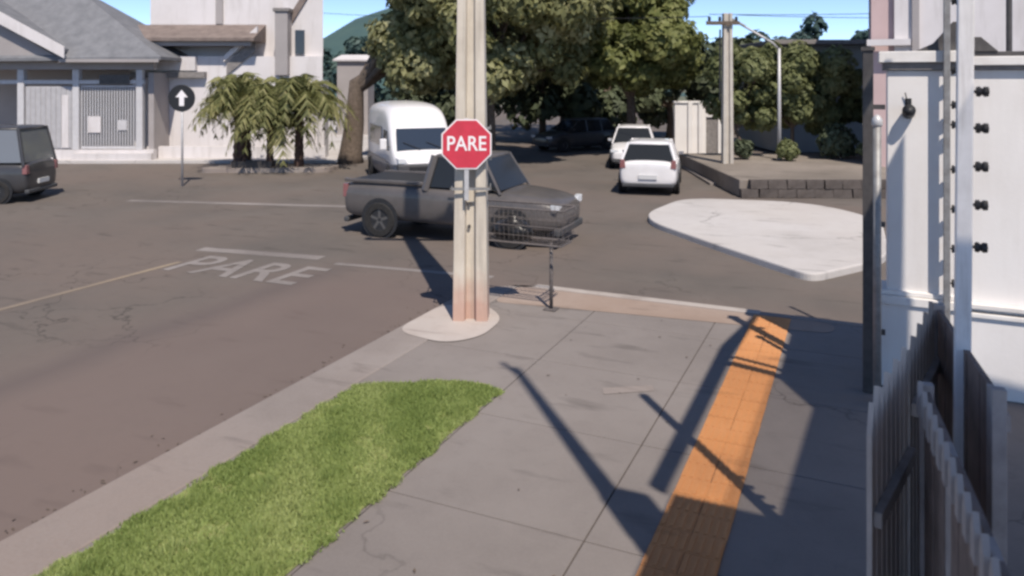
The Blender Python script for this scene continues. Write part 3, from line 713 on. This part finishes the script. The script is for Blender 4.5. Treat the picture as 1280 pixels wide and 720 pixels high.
# white van, front on, behind the pickup
VAN = [(-2.55,.45,2.35,.86),(-2.5,.32,2.52,.93),(-1.6,.30,2.60,.96),(-.2,.30,2.60,.97),(.7,.30,2.55,.97),(1.2,.30,2.38,.965),(1.62,.30,1.86,.96),(1.98,.30,1.22,.95),(2.3,.32,1.06,.92),(2.52,.36,.96,.86),(2.58,.44,.84,.76)]
vn = thing('van', 'white high-roofed van facing the crossing behind the dark pickup', 'van', av(-3.35, 25.0, RZ), YAW+R(180)+R(20))
MB().rings([body_ring(*s) for s in VAN]).build('body', M['car_white'], vn, subsurf=2)
MB().rings([body_ring(y, zb-.01, min(.98, zs-.06), w_+.014) for y, zb, zs, w_ in VAN]).build('lower_cladding', M['van_blue'], vn, subsurf=2)
def vpane(nm, c, m=M['glass_blue'], th=.03): return MB().slab(c, th).build(nm, m, vn, bevel=.008)
vpane('windscreen', [(-.80,2.06,1.22),(.80,2.06,1.22),(.76,1.72,1.84),(-.76,1.72,1.84)], th=.05)
for s in (-1,1):
    vpane('side_window', [(s*.962,.75,1.2),(s*.955,1.6,1.18),(s*.93,1.35,1.75),(s*.945,.8,1.78)], th=.05)
    vpane('side_window', [(s*.972,-1.6,1.25),(s*.972,.55,1.25),(s*.965,.55,1.85),(s*.962,-1.6,1.85)], th=.04)
    MB().rings([[Vector((s*.92*k, y, z)) for k,z in ((.62,.87),(.93,.87),(.95,1.02),(.70,1.0))] for y in (2.20, 2.56)]).build('headlight', M['lampglass'], vn, bevel=.015)
    MB().box(s*1.14-.10,s*1.14+.10,1.62,1.74,1.22,1.55).build('mirror', M['car_white'], vn, bevel=.03)
    MB().tube([(s*.92,1.7,1.3),(s*1.1,1.68,1.32)], .02, 6).build('mirror_arm', M['black'], vn)
    for wy in (-1.55,1.55):
        MB().lathe([(.0,-.01),(.41,-.01),(.41,.012),(0,.012)], 24, 'x', Matrix.Translation((s*.955, wy, .36))).build('wheel_arch', M['black'], vn)
        wheel(vn, s*.885, wy, .35, s, .22)
MB().rings([[Vector((x,y,z)) for x,z in ((-.82,.26),(.82,.26),(.90,.86),(-.90,.86))] for y in (2.3,2.63)]).build('front_bumper', M['bumper'], vn, bevel=.05)
MB().box(-.55,.55,2.5,2.645,.62,.80).build('grille', M['black'], vn, bevel=.02)
MB().box(-.26,.26,2.62,2.65,.40,.52).build('number_plate', M['plate'], vn)
MB().tube([(-.6,2.11,1.24),(-.1,2.0,1.45)], .012, 5).build('wiper', M['black'], vn)
MB().tube([(.1,2.11,1.24),(.6,2.0,1.45)], .012, 5).build('wiper', M['black'], vn)

# ------------------------------------------------------------------ round turn sign
rs_ = thing('traffic_sign', 'round black traffic sign with a white arrow on a thin post by the avenue', 'traffic sign', av(-10.25, 24.0, RZ), YAW)
MB().tube([(0,0,-.1),(0,0,3.05)], .035, 10).build('post', M['galv'], rs_, smooth=True)
MXs = Matrix.Translation((0,-.045,2.74)) @ Matrix.Rotation(R(90),4,'X')
MB().lathe([(.0,-.004),(.42,-.004),(.41,.004),(.0,.004)], 36, M=MXs).build('disc', M['signblack'], rs_)
MB().prism([(-.075,-.24),(.075,-.24),(.075,.03),(.19,.03),(0,.26),(-.19,.03),(-.075,.03)], .004, .007, MXs).build('arrow', M['signwhite'], rs_)

# ------------------------------------------------------------------ far pole, lamp, wires
fp = hpole('pale concrete utility pole across the crossing, right of the white hatchback', *av(7.25, 26.0).xy, YAW, .36, .012, 5.55, .3, M['concrete'], z0=RZ)
MB().box(-.75,.35,-.22,-.14,5.15,5.27).build('crossarm', M['bark'], fp)
for k in (-.65,-.3,.25): MB().lathe([(.03,0),(.06,.05),(.04,.1),(.06,.14),(0,.16)], 8, M=Matrix.Translation((k,-.18,5.27))).build('insulator', M['black'], fp)
MB().tube([(-.27,-.1,5.0),(-.28,-.1,2.6)], .03, 6).build('cable_run', M['black'], fp)
lp = thing('street_lamp', 'thin grey street lamp with an arm reaching left over the small trees', 'street lamp', av(9.45, 27.3, .38), YAW)
MB().tube([(0,0,-.1),(0,0,2.0),(0,0,3.95)], [.075,.065,.05], 10).build('post', M['galv'], lp, smooth=True)
MB().tube([(0,0,3.9),(-.25,0,4.15),(-1.25,-.05,4.72)], .04, 8).build('arm', M['galv'], lp, smooth=True)
MB().rings([[Vector((-1.2-x, y, 4.68+.55*x+z)) for y,z in ((-.09,0),(.09,0),(.07,.08),(-.07,.08))] for x in (0,.12,.38,.45)]).build('lamp_head', M['steel'], lp, bevel=.015)
def wire(label, p, q, sag, r=.014, n=24):
    p, q = Vector(p), Vector(q)
    pts = [p.lerp(q, k/n) - Vector((0,0,4*sag*(k/n)*(1-k/n))) for k in range(n+1)]
    mb = MB().tube(pts, r, 6); o = mb.build('overhead_wire', M['wire'])
    return tag(o, label, 'overhead wire')
fpx = av(7.25, 26.0).xy
for k, (dx, lab) in enumerate(((-.65,'topmost overhead wire leaving the far utility pole to the right'), (.25,'lower overhead wire leaving the far utility pole to the right'))):
    c = av(7.25+dx, 25.8, 5.4-k*.02)
    wire(lab, c, av(30+k, 34, 7.2-k*.5), .35, .012)
wire('overhead wire running from the far utility pole into the trees on the left', av(6.6, 25.8, 5.33), av(-14, 40, 7.0), .3, .012)

# ------------------------------------------------------------------ left house
hl = thing('house', 'low house with slate roof, white gable board and pale metal gates', 'house', av(-18, 31.2, 0), YAW)
def hb(nm, x0,x1,y0,y1,z0,z1, m, p=hl, bevel=0): return MB().box(x0,x1,y0,y1,z0,z1).build(nm, M[m], p, bevel=bevel)
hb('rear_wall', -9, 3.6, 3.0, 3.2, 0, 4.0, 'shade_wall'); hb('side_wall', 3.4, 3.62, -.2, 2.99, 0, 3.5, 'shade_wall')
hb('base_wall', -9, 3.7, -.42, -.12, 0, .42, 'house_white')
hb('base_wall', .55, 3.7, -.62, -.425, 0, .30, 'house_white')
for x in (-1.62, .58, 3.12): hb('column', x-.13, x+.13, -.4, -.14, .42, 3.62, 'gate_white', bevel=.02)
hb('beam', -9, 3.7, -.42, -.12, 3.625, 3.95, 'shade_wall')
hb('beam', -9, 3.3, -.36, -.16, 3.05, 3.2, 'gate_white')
g1 = hb('gate', -1.45, .42, -.32, -.27, .45, 2.95, 'gate_panel')
for k in range(9): MB().box(-1.42+k*.205,-1.26+k*.205,-.345,-.3205,.5,2.9).build('panel', M['gate_panel'], g1)
hb('white_door', .02, .28, -.37, -.35, .5, 2.6, 'house_white')
g2 = thing('x','x','x'); bpy.data.objects.remove(g2)
g2 = hb('grille_gate', .75, 2.98, -.30, -.26, .45, .55, 'gate_white')
gbar = MB().box(-.022,.022,-.02,.02,0,2.35).mesh('bar', M['gate_white'])
for k in range(21): inst(gbar, 'bar', g2, (.78+k*.109,-.28,.56))
hb('rail', .75, 2.98, -.31, -.25, 2.92, 2.99, 'gate_white'); hb('letter_panel', 1.05, 1.55, -.34, -.312, 1.1, 1.75, 'house_white'); hb('letter_panel', 2.25, 2.6, -.34, -.312, 1.2, 1.6, 'gate_white')
hb('window', 1.75, 2.85, 2.94, 2.985, 2.3, 3.0, 'win'); hb('vent', 1.55, 2.75, -.44, -.425, 3.05, 3.42, 'dark_steel')
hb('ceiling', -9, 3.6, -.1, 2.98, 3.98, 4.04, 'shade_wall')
# slate hip roof
MB().add([(-3.4,-1.0,4.05),(4.25,-1.0,4.12),(4.25,4.0,4.12),(-3.4,4.0,4.05),(-3.4,2.0,7.4),(-.9,2.0,7.3),(-3.4,-1.0,3.93),(4.25,-1.0,4.0),(4.25,4.0,4.0),(-3.4,4.0,3.93)],
         [(0,1,5,4),(1,2,5),(2,3,4,5),(6,7,1,0),(7,8,2,1),(8,9,3,2),(9,6,0,4,3),(6,9,8,7)]).build('roof', M['roof_slate'], hl)
hb('gutter', .3, 4.2, -1.08, -1.003, 3.9, 4.02, 'shade_wall')
# front gable over the carport, its white barge board rising to the left
gab = MB(); gab.add([(.5,-1.2,4.42),(-4.6,-1.2,7.2),(-9.6,-1.2,4.42),(.5,3.5,4.42),(-4.6,3.5,7.2),(-9.6,3.5,4.42),(.5,-1.2,4.30),(-4.6,-1.2,7.08),(-9.6,-1.2,4.30),(.5,3.5,4.30),(-4.6,3.5,7.08),(-9.6,3.5,4.30)],
    [(0,1,4,3),(1,2,5,4),(6,9,10,7),(7,10,11,8),(0,6,7,1),(1,7,8,2),(0,3,9,6),(2,8,11,5),(3,4,10,9),(4,5,11,10)])
gab.build('carport_roof', M['roof_slate'], hl)
MB().slab([(.62,-1.23,4.05),(-4.65,-1.23,6.85),(-4.65,-1.23,7.36),(.62,-1.23,4.50)], .05).build('barge_board', M['house_white'], hl)
MB().slab([(-9.8,-1.23,4.05),(-4.655,-1.23,6.85),(-4.655,-1.23,7.36),(-9.8,-1.23,4.50)], .05).build('barge_board', M['house_white'], hl)
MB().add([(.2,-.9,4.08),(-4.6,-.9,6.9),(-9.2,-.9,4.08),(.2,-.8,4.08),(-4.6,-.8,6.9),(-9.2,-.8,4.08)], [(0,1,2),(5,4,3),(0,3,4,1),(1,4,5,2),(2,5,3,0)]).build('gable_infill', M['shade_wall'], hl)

# ------------------------------------------------------------------ white two-storey house
hw = thing('house', 'white two-storey house with a brown tiled ledge behind the palms', 'house', av(-11.2, 32.4, 0), YAW)
def wb(nm, x0,x1,y0,y1,z0,z1, m, p=hw, bevel=0): return MB().box(x0,x1,y0,y1,z0,z1).build(nm, M[m], p, bevel=bevel)
MB().prism([(-4.7,0),(3.25,0),(1.2,7),(-4.7,7)], 0, 4.2).build('lower_wall', M['house_white'], hw)
wb('upper_wall', -4.4, 1.5, .9, 7, 4.205, 7.6, 'house_white'); MB().prism([(1.505,.3),(3.2,.3),(1.6,5.7),(1.505,5.7)], 4.205, 7.9).build('tower_wall', M['house_white'], hw)
wb('ledge', -4.7, -1.6, -.28, -.003, 3.30, 3.55, 'cap'); wb('fascia', -4.75, -2.0, -.25, -.004, 3.60, 4.19, 'house_white')
MB().add([(-5.2,-.7,4.95),(.6,-.7,4.95),(.6,.89,5.6),(-5.2,.89,5.6),(-5.2,-.7,4.8),(.6,-.7,4.8),(.6,.89,4.8),(-5.2,.89,4.8)], [(0,1,2,3),(4,7,6,5),(0,4,5,1),(1,5,6,2),(2,6,7,3),(3,7,4,0)]).build('tile_roof', M['roof_tile'], hw, bevel=.02)
wb('soffit_beam', -4.9, .4, -.5, -.35, 4.62, 4.79, 'shade_wall')
# stair gable: white raking edge with a dark raking opening beneath
MB().slab([(-.85,-.08,3.95),(.55,-.08,5.2),(.55,-.08,5.45),(-.85,-.08,4.2)], .16).build('raking_coping', M['house_white'], hw)
MB().slab([(-.75,-.05,3.4),(.45,-.05,4.4),(.45,-.05,5.0),(-.75,-.05,3.9)], .08).build('raking_recess', M['cap'], hw)
ch = wb('chimney', 1.35, 1.88, -.35, .25, 3.4, 6.05, 'shade_wall', bevel=.02); MB().box(1.28,1.95,-.42,.32,6.053,6.2).build('cap', M['cap'], ch, bevel=.02)
MB().slab([(1.9,.26,5.6),(2.75,.26,7.0),(2.75,.26,7.5),(1.9,.26,6.1)], .10).build('raking_band', M['roof_tile'], hw)
wb('pipe', -1.55, -1.25, .80, .895, 5.62, 7.6, 'shade_wall'); wb('window', 2.1, 2.5, -.03, .01, 4.3, 5.3, 'win')
fwd = MB(); fwd.box(.85,1.75,-.06,-.003,.1,.2); fwd.box(.85,.97,-.06,-.003,.2,1.35); fwd.box(1.63,1.75,-.06,-.003,.2,1.35); fwd.box(.85,1.75,-.06,-.003,1.35,1.47)
fw = fwd.build('window', M['house_white'], hw); MB().box(.98,1.62,-.03,-.004,.21,1.34).build('pane', M['win'], fw); MB().box(1.28,1.32,-.045,-.0305,.21,1.34).build('mullion', M['shade_wall'], fw)
wb('boundary_wall', -5.9, 3.6, -1.0, -.8, 0, 2.6 - 2.1, 'house_white')
wb('gate_post', 3.3, 3.55, -.95, -.2, 0, 3.2, 'house_white')
sh_ = thing('shed', 'small pale shed far behind in the gap beside the white house', 'shed', av(-9.3, 45, 0), YAW)
MB().box(-.9,.9,0,2,0,4.4).build('wall', M['shade_wall'], sh_); MB().slab([(-1.1,-.2,4.35),(1.1,-.2,4.35),(1.1,2.2,4.7),(-1.1,2.2,4.7)], .1).build('roof', M['house_white'], sh_)

# ------------------------------------------------------------------ white garden wall and grey house on the far right
gw = thing('garden_wall', 'white garden wall with a dark doorway left of the far utility pole', 'wall', av(7.0, 33.2, 0), YAW)
MB().box(.0,1.35,0,.2,0,2.2).build('wall_panel', M['white_wall'], gw, bevel=.02); MB().box(1.86,2.4,0,.2,0,2.2).build('wall_panel', M['white_wall'], gw, bevel=.02)
for x in (.55,1.0): MB().box(x,x+.2,-.1,-.003,0,2.3).build('pilaster', M['white_wall'], gw, bevel=.02)
MB().box(1.36,1.85,.08,.14,.02,1.6).build('door', M['cap'], gw); MB().box(1.355,1.855,0,.2,1.61,2.2).build('lintel', M['white_wall'], gw)
MB().box(-.05,2.45,-.06,.26,2.203,2.3).build('coping', M['white_trim'], gw, bevel=.02)
hg = thing('house', 'grey house with flat dark eave behind the small feathery trees', 'house', av(14.4, 34.2, 0), YAW)
MB().box(-2.6,4.0,0,6,0,4.75).build('wall', M['house_grey'], hg)
MB().box(-3.1,4.5,-.9,6.5,4.753,4.95).build('roof', M['cap'], hg, bevel=.02)
wn = MB().box(.2,1.6,-.05,-.003,1.75,2.25).build('window', M['win'], hg); MB().box(.1,1.7,-.12,-.003,2.26,2.36).build('sill', M['house_grey'], wn)
wn = MB().box(-1.6,-.6,-.04,-.003,3.1,4.0).build('window', M['win'], hg)
MB().box(-.2,.1,-.06,-.003,3.2,4.0).build('vent', M['cap'], hg)
MB().box(-2.6,4.0,-.25,-.003,2.55,2.7).build('ledge', M['cap'], hg)
# tall white building beyond the boundary wall
bw = thing('building', 'tall white building showing above the boundary wall', 'building', (.95, 27.5, 0), 0)
MB().box(.05,9,0,8,0,9.5).build('wall', M['house_white'], bw)
MB().box(-.62,.045,.2,8,0,9.3).build('side_wall', M['house_pink'], bw)
MB().box(.55,.75,-.12,-.003,0,9.5).build('downpipe', M['shade_wall'], bw); MB().box(-.75,.5,-.3,-.003,4.3,4.5).build('ledge', M['house_white'], bw)

# ------------------------------------------------------------------ boundary wall and pillar (right)
WY = 9.05
wl = thing('boundary_wall', 'high white boundary wall with plinth moulding and dark capped coping on the right', 'wall', (0, WY, 0), 0)
MB().box(.93,7.0,.06,.30,0,3.30).build('wall_panel', M['white_wall'], wl)
MB().box(.26,.926,0,.34,0,3.30).build('pillar', M['white_wall'], wl, bevel=.012)
def course(nm, x0, x1, y0, y1, z0, z1, m): return MB().box(x0,x1,y0,y1,z0,z1).build(nm, M[m], wl, bevel=.008)
course('plinth', .13, .95, -.07, .40, 0, .86, 'white_wall'); course('moulding', .10, .98, -.10, .43, .863, .95, 'white_trim'); course('moulding', .17, .94, -.05, .38, .953, 1.0, 'white_trim')
course('plinth', .984, 7, -.01, .055, 0, .80, 'white_wall'); course('moulding', .985, 7, -.04, .055, .803, .85, 'white_trim'); course('moulding', .985, 7, -.04, .055, .89, .94, 'white_trim')
course('capital', .22, .965, -.04, .38, 3.303, 3.38, 'cap'); course('coping', .18, 1.0, -.08, .42, 3.383, 3.50, 'white_trim')
course('capital', 1.003, 7, .02, .34, 3.303, 3.345, 'cap'); course('coping', 1.004, 7, -.02, .38, 3.348, 3.44, 'white_trim')
# spot lamp fixed to the pillar
lm = thing('spotlight', 'small black spotlight fixed high on the white pillar', 'spotlight', (.46, WY, 2.87), 0)
MB().lathe([(.035,-.12),(.06,-.11),(.065,0),(.05,.05),(.0,.06)], 14, M=Matrix.Translation((0,-.13,.02)) @ Matrix.Rotation(R(70),4,'X')).build('head', M['black'], lm, smooth=True)
MB().box(-.012,.012,-.1,.0,.03,.055).build('bracket', M['black'], lm); MB().box(-.03,.03,-.012,.0,-.05,.14).build('mount_plate', M['black'], lm)
MB().tube([(0,-.02,.05),(-.03,-.03,.2)], .006, 5).build('cord', M['black'], lm)

# electric fence posts
def epost(label, x, y, z0, z1, wd, zs, side, m, lean=0.0, ins=.05):
    t = thing('electric_fence_post', label, 'fence post', (x, y, z0), 0, None)
    H = z1-z0
    MB().rings([[Vector((px*wd*k+lean*z, py*wd*k, z)) for px,py in ((-.5,-.5),(.5,-.5),(.5,.5),(-.5,.5))] for z,k in ((0,1),(H*.5,1),(H,1))]).build('post', m, t, bevel=.006)
    for z in zs:
        Mi = Matrix.Translation((side*wd*.5+lean*(z-z0), 0, z-z0)) @ Matrix.Rotation(R(90)*side, 4, 'Y')
        MB().lathe([(.008,0),(.008,.012),(ins*.5,.014),(ins*.55,.03),(ins*.35,.04),(ins*.55,.052),(ins*.5,.07),(0,.075)], 12, M=Mi).build('insulator', M['black'], t, smooth=False)
    return t
epost('pale grey electric fence post standing in front of the high white wall', .475, 4.66, 0, 5.45, .075, (3.14,2.95,2.75,2.55,2.33), 1, M['post_grey'], .008)
epost('grey electric fence post close against the white pillar with black insulators', .80, WY-.13, 0, 4.3, .06, (4.0,3.3,2.95,2.75,2.3,1.9,1.5,1.15), 1, M['steel'], 0, .08)
tr = thing('fence_mast', 'dark mast with cross rods on the wall coping at the right edge', 'mast', (1.37, WY+.1, 3.44), 0)
MB().tube([(0,0,0),(0,0,1.4)], .028, 8).build('post', M['dark_steel'], tr); MB().tube([(-.22,0,.72),(0,0,.66),(.22,0,.72)], .012, 6).build('cross_rod', M['dark_steel'], tr)
rl = thing('coping_rail', 'dark rail lying along the coping of the white boundary wall', 'rail', (1.02, WY+.08, 3.44), 0)
MB().box(.0,5.9,-.03,.03,.0,.05).build('rail', M['dark_steel'], rl, bevel=.005); MB().rings([[Vector((x,y,.051)) for x,y in ((.0,-.05),(.25,-.05),(.25,.05),(.0,.05))],[Vector((x,y,.2)) for x,y in ((.02,-.03),(.1,-.03),(.1,.03),(.02,.03))]]).build('bracket', M['dark_steel'], rl, bevel=.005)
br = thing('rail_bracket', 'dark bracket on top of the white pillar coping', 'bracket', (.74, WY+.05, 3.50), 0)
MB().rings([[Vector((x,y,0)) for x,y in ((-.22,-.05),(.2,-.05),(.2,.05),(-.22,.05))],[Vector((x,y,.08)) for x,y in ((-.05,-.04),(.2,-.04),(.2,.04),(-.05,.04))],[Vector((x,y,.3)) for x,y in ((.13,-.03),(.2,-.03),(.2,.03),(.13,.03))]]).build('body', M['dark_steel'], br, bevel=.008)
# gate post and pipe at the pillar's street side
gp = thing('gate_post', 'tall dark steel gate post on the street side of the white pillar', 'gate post', (.075, 8.75, 0), 0)
MB().box(-.05,.05,-.05,.05,0,3.5).build('post', M['dark_steel'], gp, bevel=.006); MB().box(-.065,.065,-.065,.065,3.502,3.54).build('cap', M['dark_steel'], gp)
for z in (.6,1.7,2.9): MB().box(.05,.16,-.02,.02,z,z+.05).build('hinge', M['dark_steel'], gp)
pp = thing('standpipe', 'grey pipe with rounded cap beside the dark gate post', 'pipe', (.155, 8.45, 0), 0)
MB().tube([(0,0,0),(0,0,2.76)], .038, 12).build('pipe', M['steel'], pp, smooth=True); MB().lathe([(.04,2.74),(.052,2.76),(.05,2.81),(.025,2.85),(0,2.86)], 12).build('cap', M['galv'], pp, smooth=True)

# ------------------------------------------------------------------ picket gates at the camera's feet
def picket_mesh(wd, th, h, m):
    p = [(-wd/2,0),(wd/2,0),(wd/2,h-wd*.9),(0,h),(-wd/2,h-wd*.9)]
    return MB().prism(p, -th/2, th/2, Matrix.Rotation(R(90),4,'X')).mesh('picket', m)
def picket_panel(label, name, p, q, h0, h1, n, wd, m, railm, zr=(.35,1.25)):
    p, q = Vector(p), Vector(q); L = (q-p).length; rz = math.atan2((q-p).y, (q-p).x)
    t = thing(name, label, 'picket gate' if 'gate' in name else 'picket fence', (p.x, p.y, 0), rz)
    me = picket_mesh(wd, .022, 1.0, m)
    for k in range(n):
        s = (k+.5)/n; h = h0+(h1-h0)*s + (.04 if k % 2 else 0)
        o = inst(me, 'picket', t, (L*s, 0, .06)); o.scale = (1, 1, h-.06)
    for z in zr: MB().box(.02,L,-.05,-.012,z,z+.07).build('rail', railm, t, bevel=.005)
    return t
picket_panel('light grey picket fence panel nearest the street at the bottom right', 'picket_fence', (.035,3.70), (.215,4.46), 1.78, 1.80, 8, .082, M['picket_light'], M['picket_grey'])
picket_panel('grey picket fence panel rising to a peak against the white wall', 'picket_fence', (.225,4.50), (.42,5.42), 1.78, 1.84, 9, .075, M['picket_grey'], M['picket_grey'], (.35,1.45))
def board_panel(label, p, q, h0, h1, n, m, m2, spikes, end=None):
    p, q = Vector(p), Vector(q); L = (q-p).length; rz = math.atan2((q-p).y, (q-p).x)
    t = thing('board_gate', label, 'gate', (p.x, p.y, 0), rz)
    wd = L/n-.006
    for k in range(n):
        s = (k+.5)/n; h = h0+(h1-h0)*s
        MB().box(L*s-wd/2, L*s+wd/2, -.012-.004*(k%2), .012, .05, h).build('board', m2 if k % 5 == 4 else m, t)
    MB().box(0,L,.014,.05,h0-.16,h0-.09).build('rail', m2, t); MB().box(0,L,.014,.05,.3,.37).build('rail', m2, t)
    if spikes:
        me = picket_mesh(.06,.02,.16,m2)
        for k in range(spikes): inst(me, 'spike', t, (L*(k+.5)/spikes, -.035, h0+(h1-h0)*(k+.5)/spikes-.10))
    MB().box(-.025,.025,-.03,.03,0,h0+.03).build('post', m2, t, bevel=.004); MB().box(L-.025,L+.025,-.03,.03,0,h1+.03).build('post', m2, t, bevel=.004)
    return t
board_panel('dark brown board gate leaf standing farther back below the pale fence post', (.44,5.38), (.56,4.02), 1.80, 1.80, 10, M['brown_board'], M['brown_light'], 0)
board_panel('dark brown board gate leaf with a row of grey spikes in the bottom right corner', (.285,4.12), (.43,2.2), 1.74, 1.74, 14, M['brown_board'], M['brown_light'], 15)
ch_ = thing('x','x','x'); bpy.data.objects.remove(ch_)

# ------------------------------------------------------------------ caster added out of frame, its outline cut to the wanted pavement shade
CZ = 6.0; OX, OY = CZ*.4644, -CZ*.5590           # a point of its shadow plus this is the point of the sheet that casts it
cn = thing('canopy', 'high flat canopy with a smoked roof light over the forecourt right of the picture', 'canopy', (OX, OY, CZ), 0)
def cpoly(nm, poly, z0, z1, m): return MB().prism(poly, z0, z1).build(nm, M[m], cn)
cpoly('roof_sheet', [(-1.30,1.0),(3,1.0),(3,5.92),(-1.30,5.92)], 0, .05, 'canopy_metal')
cpoly('roof_sheet', [(-.52,5.93),(3,5.93),(3,8.40),(-.40,8.05)], 0, .05, 'canopy_metal')
cpoly('roof_sheet', [(-.78,8.72),(-.40,8.05),(3,8.41),(3,9.0),(.3,9.18),(-.78,10.5)], .0, .05, 'canopy_metal')
cpoly('roof_light', [(-1.375,5.925),(-.93,5.925),(-.86,8.74),(-1.375,8.88)], .02, .03, 'skylight_clear')  # added to let a lighter patch into the cast shade
cpoly('roof_light', [(-.928,5.925),(-.515,5.925),(-.395,8.07),(-.79,8.73),(-.858,8.74)], .02, .03, 'skylight')
cpoly('edge_beam', [(-1.51,6.0),(-1.38,5.93),(-1.36,9.2),(-1.26,10.85),(-1.32,10.85),(-1.51,9.5)], -.02, .05, 'canopy_metal')  # strips shaped for the dark bands along the shade's edge
cpoly('cross_beam', [(-1.37,8.9),(-.76,8.72),(-.76,8.84),(-1.37,9.02)], -.02, .05, 'canopy_metal')
cpoly('cross_beam', [(-1.36,9.14),(-.79,8.96),(-.79,9.02),(-1.36,9.2)], -.02, .05, 'canopy_metal')
for x, y in ((2.6,2.0),(2.6,8.0),(.2+.9,1.3)):
    MB().box(x-.06,x+.06,y-.06,y+.06,-CZ,-.021).build('post', M['steel'], cn)
# service pole with a meter box, just outside the picture
sv = thing('service_pole', 'slim steel service pole with a box, right of the picture', 'service pole', (1.16, 2.24, 0), 0)
MB().tube([(0,0,-.1),(0,0,6),(0,0,10)], [.11,.09,.05], 12).build('post', M['galv'], sv, smooth=True)
MB().box(-.06,.30,-.10,.10,5.55,6.35).build('box', M['steel'], sv, bevel=.03)
MB().tube([(0,0,9.6),(-.3,.2,9.85)], .03, 6).build('arm', M['galv'], sv)

# leaf litter in the gutter
n = 260
lx = np.concatenate([-5.47 - np.abs(RNG.normal(0, .16, n-24)), RNG.uniform(-3.3, -1.6, 24)]); ly = np.concatenate([RNG.uniform(2, 10.5, n-24), RNG.uniform(2.5, 10.9, 24)])
lv = []; lf = []
for x, y in zip(lx, ly):
    z = (RZ if x < -5.45 else 0.0) + .006; a = random.uniform(0, 6.28); L = random.uniform(.008, .03); c, s_ = math.cos(a), math.sin(a); i0 = len(lv)
    lv += [(x-c*L, y-s_*L, z), (x+s_*L*.4, y-c*L*.4, z+.004), (x+c*L, y+s_*L, z+.002), (x-s_*L*.4, y+c*L*.4, z+.006)]; lf.append((i0, i0+1, i0+2, i0+3))
lm_ = MB(); lm_.add(lv, lf); tag(lm_.build('leaf_litter', M['bark']), kind='stuff')
